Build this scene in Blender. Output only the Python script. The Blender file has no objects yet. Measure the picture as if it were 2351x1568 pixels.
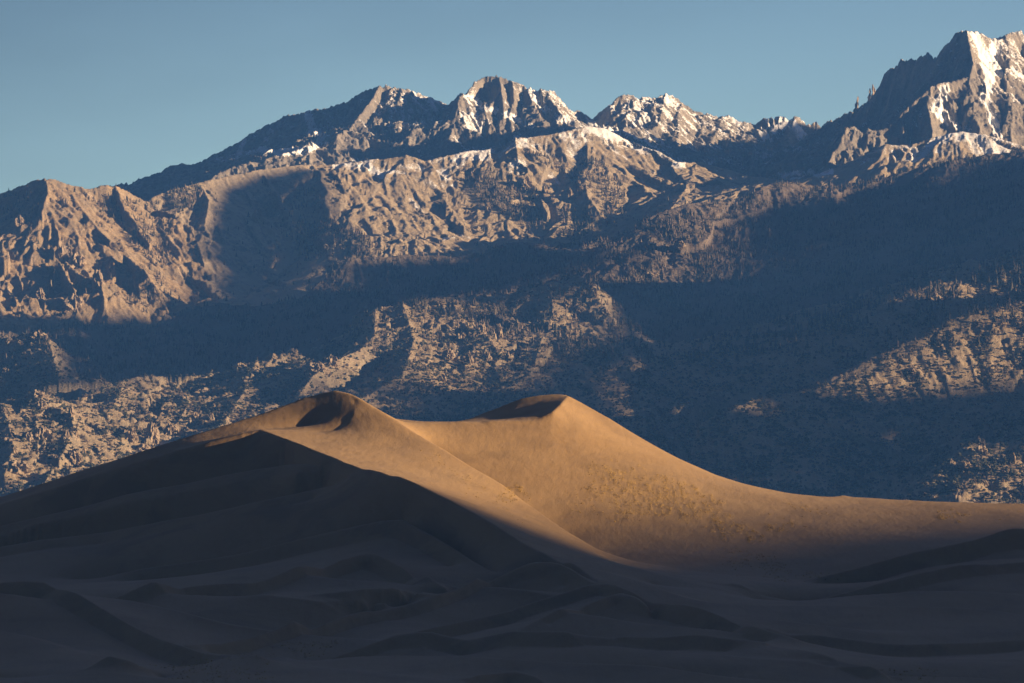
import bpy, math, random, re
import numpy as np

# ------------------------------------------------------------------ camera, sky, sun, exposure
scene = bpy.context.scene
PXF = 2351 / 2 / math.tan(math.radians(5.5))          # focal length in survey pixels (2351 wide)
PITCH = math.atan((1500 - 784) / PXF)
cam_data = bpy.data.cameras.new("camera")
cam = bpy.data.objects.new("camera", cam_data)
scene.collection.objects.link(cam)
cam_data.sensor_width = 36.0
cam_data.lens = 18.0 / math.tan(math.radians(5.5))
cam_data.clip_start = 1.0
cam_data.clip_end = 120000.0
cam.location = (0, 0, 0)
cam.rotation_euler = (math.pi / 2 + PITCH, 0, 0)
scene.camera = cam

SUN_AZ = math.radians(77)       # clockwise from the reverse of the view: sun stands right and a little behind
SUN_EL = math.radians(9.3)
SDIR = np.array([math.sin(SUN_AZ) * math.cos(SUN_EL), -math.cos(SUN_AZ) * math.cos(SUN_EL), math.sin(SUN_EL)])

world = bpy.data.worlds.new("World")
scene.world = world
world.use_nodes = True
wn = world.node_tree.nodes
wl = world.node_tree.links
wn.clear()
w_out = wn.new("ShaderNodeOutputWorld")
w_bg = wn.new("ShaderNodeBackground")
w_sky = wn.new("ShaderNodeTexSky")
w_sky.sky_type = 'NISHITA'
w_sky.sun_disc = False
w_sky.sun_elevation = SUN_EL
w_sky.sun_rotation = math.pi - SUN_AZ
w_sky.altitude = 2500
w_sky.air_density = 1.0
w_sky.dust_density = 0.6
w_sky.ozone_density = 1.5
w_bg.inputs[1].default_value = 0.061
w_tc = wn.new("ShaderNodeTexCoord")
w_sep = wn.new("ShaderNodeSeparateXYZ")
wl.new(w_tc.outputs["Generated"], w_sep.inputs[0])
w_ramp = wn.new("ShaderNodeValToRGB")
cr = w_ramp.color_ramp
cr.elements[0].position = 0.0
cr.elements[0].color = (1.36, 1.07, 0.74, 1)
cr.elements[1].position = 1.0
cr.elements[1].color = (1.0, 0.72, 0.92, 1)
for p, c in ((0.085, (1.0, 0.97, 0.83, 1)), (0.135, (0.66, 0.66, 0.66, 1)), (0.3, (2.3, 1.75, 2.15, 1))):
    e = cr.elements.new(p)
    e.color = c
wl.new(w_sep.outputs[2], w_ramp.inputs[0])
w_mul = wn.new("ShaderNodeMix")
w_mul.data_type = 'RGBA'
w_mul.blend_type = 'MULTIPLY'
w_mul.inputs[0].default_value = 1.0
wl.new(w_sky.outputs[0], w_mul.inputs[6])
wl.new(w_ramp.outputs[0], w_mul.inputs[7])
# a thin veil of high cloud greys the upper left of the sky
w_m1 = wn.new("ShaderNodeMath")
w_m1.operation = 'MULTIPLY_ADD'
wl.new(w_sep.outputs[0], w_m1.inputs[0])
w_m1.inputs[1].default_value = -0.55
wl.new(w_sep.outputs[2], w_m1.inputs[2])
w_nz = wn.new("ShaderNodeTexNoise")
w_nz.inputs["Scale"].default_value = 9.0
w_nz.inputs["Detail"].default_value = 3.0
w_map = wn.new("ShaderNodeMapping")
w_map.inputs["Scale"].default_value = (1, 1, 4)
wl.new(w_tc.outputs["Generated"], w_map.inputs[0])
wl.new(w_map.outputs[0], w_nz.inputs["Vector"])
w_m2 = wn.new("ShaderNodeMath")
w_m2.operation = 'MULTIPLY_ADD'
wl.new(w_nz.outputs[0], w_m2.inputs[0])
w_m2.inputs[1].default_value = 0.07
wl.new(w_m1.outputs[0], w_m2.inputs[2])
w_mr = wn.new("ShaderNodeMapRange")
w_mr.interpolation_type = 'SMOOTHSTEP'
wl.new(w_m2.outputs[0], w_mr.inputs[0])
w_mr.inputs[1].default_value = 0.12
w_mr.inputs[2].default_value = 0.24
w_mr.inputs[4].default_value = 0.95
w_mx = wn.new("ShaderNodeMix")
w_mx.data_type = 'RGBA'
wl.new(w_mr.outputs[0], w_mx.inputs[0])
wl.new(w_mul.outputs[2], w_mx.inputs[6])
w_dk = wn.new("ShaderNodeMix")
w_dk.data_type = 'RGBA'
w_dk.blend_type = 'MULTIPLY'
w_dk.inputs[0].default_value = 1.0
wl.new(w_mul.outputs[2], w_dk.inputs[6])
w_dk.inputs[7].default_value = (0.52, 0.50, 0.50, 1)
wl.new(w_dk.outputs[2], w_mx.inputs[7])
# the sky is palest over the mountains, duller behind the viewer
w_az = wn.new("ShaderNodeMapRange")
w_az.interpolation_type = 'SMOOTHSTEP'
wl.new(w_sep.outputs[1], w_az.inputs[0])
w_az.inputs[1].default_value = -0.3
w_az.inputs[2].default_value = 0.6
w_az.inputs[3].default_value = 0.03
w_az.inputs[4].default_value = 1.0
w_el = wn.new("ShaderNodeMapRange")
wl.new(w_sep.outputs[2], w_el.inputs[0])
w_el.inputs[1].default_value = 0.55
w_el.inputs[2].default_value = 1.0
w_el.inputs[3].default_value = 0.0
w_el.inputs[4].default_value = 1.0
w_k = wn.new("ShaderNodeMath")
w_k.operation = 'MAXIMUM'
wl.new(w_az.outputs[0], w_k.inputs[0])
wl.new(w_el.outputs[0], w_k.inputs[1])
w_fin = wn.new("ShaderNodeVectorMath")
w_fin.operation = 'SCALE'
wl.new(w_mx.outputs[2], w_fin.inputs[0])
wl.new(w_k.outputs[0], w_fin.inputs["Scale"])
wl.new(w_fin.outputs[0], w_bg.inputs[0])
wl.new(w_bg.outputs[0], w_out.inputs[0])

sun_data = bpy.data.lights.new("sun", 'SUN')
sun_data.energy = 5.0
sun_data.angle = math.radians(0.4)
sun_data.color = (1.0, 0.72, 0.44)
sun = bpy.data.objects.new("sun", sun_data)
scene.collection.objects.link(sun)
from mathutils import Vector
sun.rotation_euler = Vector(SDIR.tolist()).to_track_quat('Z', 'Y').to_euler()

scene.view_settings.view_transform = 'Standard'
scene.view_settings.look = 'None'
scene.view_settings.exposure = 1.5
scene.view_settings.gamma = 1.0
scene.cycles.use_denoising = True
scene.cycles.sample_clamp_indirect = 4.0
scene.cycles.max_bounces = 4
scene.cycles.diffuse_bounces = 2

# ------------------------------------------------------------------ helpers
CP, SP = math.cos(PITCH), math.sin(PITCH)


def unproj(x, y, Y):
    """a survey bearing (x, y) at ground distance Y metres -> world point"""
    u = (np.asarray(x, float) - 1175.5) / PXF
    v = (784 - np.asarray(y, float)) / PXF
    wy = CP - v * SP
    wz = SP + v * CP
    return u / wy * Y, Y, wz / wy * Y


def proj(X, Y, Z):
    """world -> survey pixels"""
    d = CP * Y + SP * Z
    return 1175.5 + PXF * X / d, 784 - PXF * (CP * Z - SP * Y) / d


def hash2(ix, iy, seed):
    h = (ix.astype(np.uint32) * np.uint32(374761393) + iy.astype(np.uint32) * np.uint32(668265263)
         + np.uint32((seed * 2246822519) & 0xffffffff))
    h = (h ^ (h >> np.uint32(13))) * np.uint32(1274126177)
    h = h ^ (h >> np.uint32(16))
    return h


_ga = np.linspace(0, 2 * np.pi, 256, endpoint=False)
_GX = np.cos(_ga).astype(np.float32)
_GY = np.sin(_ga).astype(np.float32)


def noise(x, y, seed=0):
    """gradient noise, about -0.7..0.7"""
    x = np.asarray(x, np.float32)
    y = np.asarray(y, np.float32)
    fx = np.floor(x)
    fy = np.floor(y)
    ix = fx.astype(np.int32)
    iy = fy.astype(np.int32)
    tx = x - fx
    ty = y - fy
    ux = tx * tx * tx * (tx * (tx * 6 - 15) + 10)
    uy = ty * ty * ty * (ty * (ty * 6 - 15) + 10)

    def g(dx, dy):
        h = hash2(ix + dx, iy + dy, seed) & np.uint32(255)
        return _GX[h] * (tx - dx) + _GY[h] * (ty - dy)
    a = g(0, 0)
    b = g(1, 0)
    c = g(0, 1)
    d = g(1, 1)
    ab = a + ux * (b - a)
    cd = c + ux * (d - c)
    return ab + uy * (cd - ab)


def fbm(x, y, octs=4, seed=0, gain=0.5, lac=2.03):
    s = 0
    a = 1.0
    for o in range(octs):
        s = s + a * noise(x, y, seed + o * 7)
        x = x * lac + 13.7
        y = y * lac + 7.1
        a *= gain
    return s


def ridged(x, y, octs=4, seed=0, gain=0.5, lac=2.03):
    s = 0
    a = 1.0
    t = 0
    for o in range(octs):
        s = s + a * (1 - np.abs(noise(x, y, seed + o * 7)) * 2.2)
        t += a
        x = x * lac + 13.7
        y = y * lac + 7.1
        a *= gain
    return s / t


def smooth(a, lo, hi):
    t = np.clip((a - lo) / (hi - lo), 0, 1)
    return t * t * (3 - 2 * t)


def grid_mesh(name, X, Y, Z, attrs, face_mask=None):
    """one mesh from a height grid; attrs: name -> float array"""
    nr, nc = Z.shape
    idx = np.arange(nr * nc, dtype=np.int32).reshape(nr, nc)
    q = np.stack([idx[:-1, :-1], idx[:-1, 1:], idx[1:, 1:], idx[1:, :-1]], -1).reshape(-1, 4)
    if face_mask is not None:
        q = q[face_mask.reshape(-1)]
        used = np.zeros(nr * nc, bool)
        used[q.reshape(-1)] = True
        remap = np.cumsum(used, dtype=np.int32) - 1
        q = remap[q]
        sel = used
    else:
        sel = slice(None)
    co = np.stack([X.reshape(-1)[sel], Y.reshape(-1)[sel], Z.reshape(-1)[sel]], -1).astype(np.float32)
    me = bpy.data.meshes.new(name)
    me.vertices.add(len(co))
    me.vertices.foreach_set("co", co.reshape(-1))
    me.loops.add(q.size)
    me.loops.foreach_set("vertex_index", q.reshape(-1).astype(np.int32))
    me.polygons.add(len(q))
    me.polygons.foreach_set("loop_start", np.arange(0, q.size, 4, dtype=np.int32))
    me.polygons.foreach_set("use_smooth", np.ones(len(q), bool))
    me.update(calc_edges=True)
    for k, a in attrs.items():
        at = me.attributes.new(k, 'FLOAT', 'POINT')
        at.data.foreach_set("value", a.reshape(-1)[sel].astype(np.float32))
    return me


def raw_mesh(name, co, faces_flat, counts, smooth_shade=False):
    me = bpy.data.meshes.new(name)
    co = np.asarray(co, np.float32)
    me.vertices.add(len(co))
    me.vertices.foreach_set("co", co.reshape(-1))
    ff = np.asarray(faces_flat, np.int32)
    cn = np.asarray(counts, np.int32)
    me.loops.add(len(ff))
    me.loops.foreach_set("vertex_index", ff)
    me.polygons.add(len(cn))
    st = np.concatenate([[0], np.cumsum(cn)[:-1]]).astype(np.int32)
    me.polygons.foreach_set("loop_start", st)
    me.polygons.foreach_set("use_smooth", np.full(len(cn), smooth_shade))
    me.update(calc_edges=True)
    return me


def link(name, me, mat, parent=None, **props):
    o = bpy.data.objects.new(name, me)
    scene.collection.objects.link(o)
    if mat is not None and me is not None and len(me.materials) == 0:
        me.materials.append(mat)
    if parent is not None:
        o.parent = parent
    for k, v in props.items():
        o[k] = v
    return o


def inpoly(px, py, poly):
    ins = np.zeros(px.shape, bool)
    n = len(poly)
    for i in range(n):
        x1, y1 = poly[i]
        x2, y2 = poly[(i + 1) % n]
        if y1 == y2:
            continue
        c = ((y1 > py) != (y2 > py)) & (px < (x2 - x1) * (py - y1) / (y2 - y1) + x1)
        ins ^= c
    return ins


class MatB:
    """small wrapper for building node materials"""

    def __init__(self, name):
        self.m = bpy.data.materials.new(name)
        self.m.use_nodes = True
        self.n = self.m.node_tree.nodes
        self.l = self.m.node_tree.links
        self.bsdf = self.n["Principled BSDF"]
        self.bsdf.inputs["Roughness"].default_value = 0.95
        self.bsdf.inputs["Specular IOR Level"].default_value = 0.1
        self.geo = self.n.new("ShaderNodeNewGeometry")

    def attr(self, name):
        a = self.n.new("ShaderNodeAttribute")
        a.attribute_name = name
        return a.outputs["Fac"]

    def noise(self, scale, detail=4, rough=0.6, stretch=(1, 1, 1), dist=0.0):
        mp = self.n.new("ShaderNodeMapping")
        mp.inputs["Scale"].default_value = stretch
        self.l.new(self.geo.outputs["Position"], mp.inputs[0])
        t = self.n.new("ShaderNodeTexNoise")
        t.inputs["Scale"].default_value = scale
        t.inputs["Detail"].default_value = detail
        t.inputs["Roughness"].default_value = rough
        t.inputs["Distortion"].default_value = dist
        self.l.new(mp.outputs[0], t.inputs["Vector"])
        return t.outputs[0]

    def math(self, op, a, b=0.0, c=0.0):
        t = self.n.new("ShaderNodeMath")
        t.operation = op
        for i, v in enumerate((a, b, c)):
            if isinstance(v, (int, float)):
                t.inputs[i].default_value = v
            else:
                self.l.new(v, t.inputs[i])
        return t.outputs[0]

    def step(self, v, lo, hi, to0=0.0, to1=1.0):
        t = self.n.new("ShaderNodeMapRange")
        t.interpolation_type = 'SMOOTHSTEP'
        self.l.new(v, t.inputs[0])
        t.inputs[1].default_value = lo
        t.inputs[2].default_value = hi
        t.inputs[3].default_value = to0
        t.inputs[4].default_value = to1
        return t.outputs[0]

    def mix(self, f, a, b, mode='MIX'):
        t = self.n.new("ShaderNodeMix")
        t.data_type = 'RGBA'
        t.blend_type = mode
        for i, v in ((0, f), (6, a), (7, b)):
            if isinstance(v, (int, float)):
                t.inputs[i].default_value = v
            elif isinstance(v, tuple):
                t.inputs[i].default_value = (*v, 1)
            else:
                self.l.new(v, t.inputs[i])
        return t.outputs[2]

    def color(self, c):
        if isinstance(c, tuple):
            self.bsdf.inputs["Base Color"].default_value = (*c, 1)
        else:
            self.l.new(c, self.bsdf.inputs["Base Color"])

    def bump(self, h, dist, strength=1.0):
        b = self.n.new("ShaderNodeBump")
        b.inputs["Strength"].default_value = strength
        b.inputs["Distance"].default_value = dist
        self.l.new(h, b.inputs["Height"])
        self.l.new(b.outputs[0], self.bsdf.inputs["Normal"])


# ------------------------------------------------------------------ the mountains: ridge lines (bearing x, y, distance km)
# each: (group, flank slope, gully depth, gully spacing, [points])
RIDGES = []


ML = []          # lines the mountain skin is stretched over


def R(group, slope, gd, gs, pts, back=None):
    """a ridge or spur; back = (distance behind it, drop) of the valley on its far side"""
    p = np.array(pts, float)
    x, y, z = unproj(p[:, 0], p[:, 1], p[:, 2] * 1000)
    P = np.stack([x, y, z], -1)
    RIDGES.append((group, slope, gd, gs, P))
    ML.append(P)
    if back:
        ML.append(P + np.array([0, back[0], -back[1]]))


def V(pts):
    """a valley floor or foot of slope"""
    p = np.array(pts, float)
    x, y, z = unproj(p[:, 0], p[:, 1], p[:, 2] * 1000)
    ML.append(np.stack([x, y, z], -1))


def stretch(lines, k0, k1, y0, y1, NR, NC, xscale, z0, last=80):
    """height skin through 3D lines, solved coarse to fine on a bearing/distance grid"""
    Z = None
    for div in (32, 16, 8, 4, 2, 1):
        nr, nc = NR // div + 1, NC // div + 1
        acc = np.zeros((nr, nc))
        cnt = np.zeros((nr, nc))
        cell = min((y1 - y0) / nr, (k1 - k0) * xscale / nc) * 0.5
        for P in lines:
            for a, b in zip(P[:-1], P[1:]):
                L = np.hypot(b[0] - a[0], b[1] - a[1])
                n = max(int(L / cell), 2)
                t = np.linspace(0, 1, n)[:, None]
                q = a + (b - a) * t
                r = np.rint((q[:, 1] - y0) / (y1 - y0) * (nr - 1)).astype(int)
                c = np.rint((q[:, 0] / q[:, 1] - k0) / (k1 - k0) * (nc - 1)).astype(int)
                ok = (r >= 0) & (r < nr) & (c >= 0) & (c < nc)
                np.add.at(acc, (r[ok], c[ok]), q[ok, 2])
                np.add.at(cnt, (r[ok], c[ok]), 1)
        fix = cnt > 0
        val = np.where(fix, acc / np.maximum(cnt, 1), 0)
        if Z is None:
            Z = np.full((nr, nc), z0)
            its = 1200
        else:
            Z = box_up(Z, (nr, nc))
            its = 200 if div > 1 else last
        dy = (y1 - y0) / (nr - 1)
        dx = (k1 - k0) * xscale / (nc - 1)
        wx, wy = 1 / dx ** 2, 1 / dy ** 2
        Z[fix] = val[fix]
        for _ in range(its):
            Zp = np.pad(Z, 1, mode='edge')
            N = (wx * (Zp[1:-1, :-2] + Zp[1:-1, 2:]) + wy * (Zp[:-2, 1:-1] + Zp[2:, 1:-1])) / (2 * (wx + wy))
            Z = np.where(fix, val, Z + (N - Z) * 0.98)
    return Z


def box_up(a, shape):
    r = np.linspace(0, a.shape[0] - 1, shape[0])
    c = np.linspace(0, a.shape[1] - 1, shape[1])
    r0 = np.clip(r.astype(int), 0, a.shape[0] - 2)
    c0 = np.clip(c.astype(int), 0, a.shape[1] - 2)
    fr = (r - r0)[:, None]
    fc = (c - c0)[None, :]
    return (a[r0][:, c0] * (1 - fr) * (1 - fc) + a[r0 + 1][:, c0] * fr * (1 - fc) + a[r0][:, c0 + 1] * (1 - fr) * fc + a[r0 + 1][:, c0 + 1] * fr * fc)


def lerpY(pts, Ys):
    """points (x, y) with distances interpolated over the polyline by a few (x, Y) knots"""
    kx = [k[0] for k in Ys]
    ky = [k[1] for k in Ys]
    return [(x, y, float(np.interp(x, kx, ky))) for x, y in pts]


PEAK, MID, LEFT, FOREST, FOOT, FOOTR, FARSNOW = range(7)

# far snowy bit
R(FARSNOW, 0.5, 10, 80, [(230, 470, 15.2), (300, 441, 15.1), (332, 432, 15.0), (350, 433, 15.0), (375, 427, 15.0), (440, 410, 15.0), (520, 440, 15.0)], back=(200, 120))
# first peak
for pts_ in ([(1963, 289, 12.31), (1955, 330, 12.24), (1935, 372, 12.16)], [(1995, 295, 12.32), (1990, 340, 12.24), (1972, 378, 12.15)], [(2020, 296, 12.33), (2022, 330, 12.26), (2012, 350, 12.2)],
             [(1943, 292, 12.29), (1925, 335, 12.21), (1900, 375, 12.14)]):
    R(PEAK, 1.2, 10, 25, pts_)
for pts_ in ([(1978, 306, 12.29), (1972, 350, 12.205), (1955, 378, 12.14)], [(1953, 300, 12.28), (1940, 345, 12.2)], [(2006, 308, 12.3), (2004, 345, 12.22)], [(1932, 318, 12.25), (1912, 360, 12.165)]):
    V(pts_)
# first peak
p1 = [(300, 490), (350, 451), (375, 430), (425, 404), (459, 383), (501, 361), (534, 339), (564, 316), (599, 296), (634, 279), (659, 264),
      (684, 259), (699, 258), (709, 261), (724, 251), (746, 249), (771, 246), (791, 243), (809, 226), (834, 209), (864, 200),
      (871, 196), (896, 200), (916, 201), (934, 204), (959, 214), (991, 230), (1031, 246)]
R(PEAK, 1.9, 30, 62, lerpY(p1, [(300, 13.9), (600, 13.65), (870, 13.43), (1031, 13.52)]), back=(350, 250))
R(PEAK, 1.2, 25, 50, [(871, 196, 13.43), (850, 235, 13.35), (820, 275, 13.26), (800, 300, 13.18), (775, 310, 13.1), (770, 345, 13.02), (780, 385, 12.9)])
R(PEAK, 1.1, 20, 40, [(770, 345, 13.02), (745, 335, 13.04), (708, 328, 13.02), (690, 345, 12.97), (640, 358, 12.9), (600, 370, 12.86), (546, 379, 12.82), (509, 396, 12.78), (470, 420, 12.72)])
R(PEAK, 1.3, 15, 40, [(708, 328, 13.02), (712, 375, 12.88)])
R(PEAK, 1.0, 20, 70, [(699, 258, 13.49), (690, 300, 13.33), (650, 330, 13.24), (600, 350, 13.16)])
R(PEAK, 1.0, 20, 70, [(564, 316, 13.63), (540, 350, 13.5), (510, 380, 13.4)])
# second peak
p2 = [(1031, 246), (1048, 224), (1058, 211), (1071, 219), (1076, 211), (1086, 191), (1111, 176), (1146, 174), (1176, 186), (1211, 201),
      (1226, 204), (1256, 206), (1276, 216), (1291, 234), (1303, 251), (1323, 253), (1338, 259), (1356, 281)]
for x_ in (842, 868, 893, 916, 938):
    R(PEAK, 1.6, 6, 30, [(x_ + 8, 204 + abs(x_ - 890) * 0.12, 13.44), (x_, 235, 13.375), (x_ - 6, 262, 13.33), (x_ - 12, 286, 13.27)])
R(PEAK, 2.2, 26, 55, lerpY(p2, [(1031, 13.5), (1058, 13.3), (1111, 13.4), (1256, 13.4), (1356, 13.55)]), back=(350, 250))
R(PEAK, 1.2, 14, 60, [(1058, 211, 13.3), (1052, 240, 13.26), (1043, 280, 13.2), (1032, 320, 13.1), (1022, 350, 13.0)])
R(PEAK, 1.3, 16, 45, [(1146, 174, 13.4), (1152, 215, 13.32), (1158, 262, 13.26), (1147, 300, 13.2), (1142, 340, 13.1)])
R(PEAK, 1.3, 16, 45, [(1176, 186, 13.4), (1180, 230, 13.33), (1170, 262, 13.27), (1172, 300, 13.2)])
R(PEAK, 1.1, 16, 45, [(1211, 203, 13.4), (1225, 250, 13.3), (1250, 285, 13.2), (1240, 310, 13.1)])
R(PEAK, 1.1, 16, 45, [(1256, 206, 13.4), (1270, 240, 13.33), (1290, 260, 13.25)])
# third group
p3 = [(1356, 281), (1376, 261), (1398, 239), (1406, 236), (1421, 221), (1441, 216), (1463, 219), (1485, 224), (1495, 231), (1510, 222),
      (1527, 216), (1545, 222), (1567, 237), (1597, 257), (1625, 261), (1660, 263), (1685, 272), (1717, 283), (1735, 278), (1760, 269),
      (1785, 271), (1810, 268), (1832, 263), (1860, 274), (1889, 289)]
R(PEAK, 1.9, 24, 55, lerpY(p3, [(1356, 13.6), (1400, 13.5), (1527, 13.6), (1700, 13.75), (1889, 13.8)]), back=(350, 250))
R(PEAK, 1.2, 12, 40, [(1398, 239, 13.5), (1405, 270, 13.42), (1418, 300, 13.33)])
R(PEAK, 1.1, 12, 40, [(1463, 219, 13.55), (1450, 250, 13.46), (1430, 275, 13.38)])
R(PEAK, 1.2, 14, 40, [(1527, 216, 13.6), (1520, 255, 13.48), (1510, 290, 13.37), (1470, 300, 13.3), (1440, 292, 13.27), (1420, 308, 13.2)])
R(PEAK, 1.1, 14, 40, [(1567, 237, 13.62), (1555, 270, 13.5), (1560, 300, 13.4), (1550, 340, 13.27), (1540, 365, 13.15)])
R(PEAK, 1.0, 18, 45, [(1660, 263, 13.72), (1650, 295, 13.6), (1630, 330, 13.45), (1620, 365, 13.28)])
R(PEAK, 0.9, 14, 45, [(1625, 261, 13.7), (1610, 300, 13.55), (1585, 340, 13.36)])
R(PEAK, 1.1, 18, 50, [(1717, 283, 13.76), (1708, 310, 13.63), (1690, 335, 13.5), (1672, 360, 13.36)])
R(PEAK, 1.0, 22, 60, [(1832, 263, 13.8), (1815, 300, 13.68), (1800, 340, 13.5), (1780, 380, 13.3)])
# right massif
p4 = [(1889, 289), (1905, 275), (1918, 275), (1938, 266), (1958, 256), (1968, 252), (1979, 246), (1990, 236),
      (2000, 230), (2014, 222), (2023, 200), (2030, 174), (2038, 165), (2050, 156), (2060, 151),
      (2070, 136), (2088, 135), (2100, 138), (2113, 130), (2133, 123), (2148, 139), (2163, 114), (2183, 94), (2198, 76), (2220, 68),
      (2238, 73), (2263, 84), (2275, 88), (2288, 95), (2313, 79), (2330, 70), (2340, 71), (2351, 79), (2400, 110), (2480, 160), (2600, 200), (2900, 280), (3400, 360)]
R(PEAK, 3.2, 20, 60, lerpY(p4, [(1889, 13.5), (1960, 13.2), (2100, 12.95), (2220, 12.68), (2288, 12.8), (2330, 12.87), (2480, 13.0)]), back=(350, 250))
R(PEAK, 1.15, 24, 45, [(2220, 68, 12.68), (2228, 110, 12.62), (2235, 150, 12.57), (2225, 178, 12.53), (2188, 189, 12.5), (2153, 196, 12.47), (2138, 201, 12.45),
                      (2113, 224, 12.42), (2090, 243, 12.4), (2075, 259, 12.38), (2050, 286, 12.35), (2030, 302, 12.33), (2018, 296, 12.33), (2006, 303, 12.32), (1995, 295, 12.32),
                      (1978, 301, 12.31), (1963, 289, 12.31), (1943, 289, 12.3), (1925, 312, 12.28), (1900, 350, 12.22), (1880, 375, 12.18), (1850, 400, 12.12)])
R(PEAK, 1.2, 18, 40, [(2225, 178, 12.53), (2232, 220, 12.46), (2240, 265, 12.38), (2250, 300, 12.3)])
R(PEAK, 1.2, 16, 40, [(2138, 201, 12.45), (2128, 240, 12.39), (2140, 290, 12.3), (2140, 320, 12.24)])
R(PEAK, 1.2, 9, 30, [(2313, 79, 12.85), (2320, 140, 12.72), (2310, 200, 12.58), (2325, 260, 12.45), (2320, 310, 12.33)])
R(PEAK, 1.2, 9, 30, [(2351, 79, 12.91), (2365, 150, 12.78), (2370, 250, 12.55)])
R(PEAK, 1.4, 10, 40, [(2198, 76, 12.72), (2190, 120, 12.68), (2165, 160, 12.65)])
# snow-dusted middle mountain
m1 = [(330, 470), (350, 453), (400, 433), (437, 425), (475, 416), (520, 406), (560, 396), (600, 390), (660, 382), (715, 377), (784, 375),
      (834, 369), (871, 364), (909, 361), (934, 356), (959, 364), (976, 371), (1009, 361), (1041, 355), (1076, 346), (1116, 344),
      (1151, 336), (1183, 316), (1226, 314), (1288, 304), (1326, 294), (1351, 290), (1388, 294), (1418, 306), (1438, 319), (1476, 336),
      (1513, 349), (1551, 371), (1570, 395)]
R(MID, 0.62, 16, 120, lerpY(m1, [(330, 11.72), (475, 11.85), (600, 12.0), (715, 12.15), (976, 12.2), (1351, 12.42), (1440, 12.45), (1570, 12.3)]), back=(330, 150))
R(MID, 0.72, 20, 70, [(715, 377, 12.15), (738, 398, 12.06), (736, 415, 12.0), (752, 440, 11.92), (745, 465, 11.85), (758, 490, 11.77), (750, 515, 11.7), (768, 545, 11.6), (758, 575, 11.5), (748, 610, 11.4), (720, 650, 11.28), (700, 690, 11.15)])
R(MID, 0.6, 14, 60, [(934, 356, 12.2), (960, 400, 12.1), (1010, 440, 12.0), (1040, 490, 11.86), (1080, 540, 11.7), (1110, 578, 11.55)])
R(MID, 0.6, 16, 50, [(1183, 316, 12.32), (1190, 370, 12.16), (1230, 400, 12.1), (1240, 450, 11.97), (1260, 500, 11.83), (1270, 560, 11.6)])
R(MID, 0.6, 16, 60, [(1340, 400, 12.1), (1350, 450, 11.95), (1385, 500, 11.82), (1400, 540, 11.65)])
R(MID, 0.55, 12, 60, [(1438, 319, 12.45), (1450, 370, 12.28), (1450, 420, 12.1), (1435, 470, 11.92), (1440, 510, 11.75)])
R(MID, 0.6, 14, 50, [(600, 392, 12.0), (640, 450, 11.87), (650, 500, 11.78), (640, 560, 11.62), (620, 620, 11.43), (560, 680, 11.2)])
R(MID, 0.6, 14, 50, [(460, 420, 11.84), (480, 460, 11.72), (470, 520, 11.57), (500, 570, 11.44), (480, 630, 11.3), (430, 690, 11.14)])
R(MID, 0.5, 8, 60, lerpY([(1555, 373), (1585, 374), (1610, 372), (1647, 382), (1685, 394), (1722, 404), (1760, 409), (1810, 418), (1900, 440)], [(1555, 12.3), (1610, 12.35), (1760, 12.2), (1810, 12.1)]), back=(150, 45))
R(MID, 0.5, 8, 60, [(1600, 373, 12.35), (1590, 400, 12.2), (1570, 440, 11.98), (1540, 478, 11.75)])
R(MID, 0.7, 10, 40, [(738, 405, 12.04), (700, 428, 12.0), (672, 450, 11.96), (640, 480, 11.88), (610, 510, 11.8)])
R(MID, 0.7, 10, 40, [(750, 445, 11.9), (716, 480, 11.83), (700, 530, 11.7), (680, 575, 11.58), (650, 620, 11.43)])
R(MID, 0.7, 10, 40, [(760, 550, 11.6), (735, 570, 11.53), (715, 600, 11.43)])
# snowy dome right
R(MID, 0.5, 8, 60, lerpY([(1813, 414), (1860, 402), (1913, 389), (1963, 366), (2013, 339), (2033, 331), (2063, 333), (2100, 331), (2138, 316), (2188, 304), (2213, 301), (2263, 309), (2351, 336), (2450, 350), (2700, 400)],
                        [(1813, 12.2), (1913, 12.1), (2033, 12.0), (2213, 12.05), (2351, 12.0)]), back=(220, 90))
R(MID, 0.6, 8, 50, [(2025, 334, 12.0), (2022, 370, 11.9), (2030, 410, 11.78)])
# left mountain
l1 = [(-260, 560), (-120, 500), (0, 447), (50, 427), (82, 412), (105, 409), (125, 411), (150, 422), (175, 428), (200, 433), (217, 432), (232, 427),
      (265, 425), (282, 432), (300, 442), (320, 454), (350, 470), (380, 500)]
R(LEFT, 0.7, 20, 80, lerpY(l1, [(-260, 11.8), (105, 11.55), (232, 11.62), (350, 11.72)]), back=(300, 120))
R(LEFT, 0.85, 24, 40, [(105, 409, 11.55), (110, 440, 11.47), (95, 490, 11.36), (105, 540, 11.28), (130, 590, 11.15), (120, 650, 11.0), (110, 700, 10.85)])
R(LEFT, 0.7, 16, 60, [(150, 422, 11.58), (180, 470, 11.47), (230, 530, 11.34), (280, 580, 11.22), (330, 620, 11.1), (360, 660, 11.0)])
R(LEFT, 0.75, 16, 50, [(265, 425, 11.64), (290, 480, 11.54), (330, 540, 11.42), (370, 600, 11.28)])
R(LEFT, 0.9, 18, 35, [(150, 600, 11.12), (200, 640, 11.0), (230, 640, 10.97), (240, 690, 10.85)])
R(LEFT, 0.9, 18, 35, [(130, 590, 11.15), (175, 675, 10.9), (180, 740, 10.75)])
R(LEFT, 0.6, 14, 60, [(-40, 480, 11.6), (0, 520, 11.35), (10, 600, 11.1), (30, 680, 10.9)])
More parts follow.
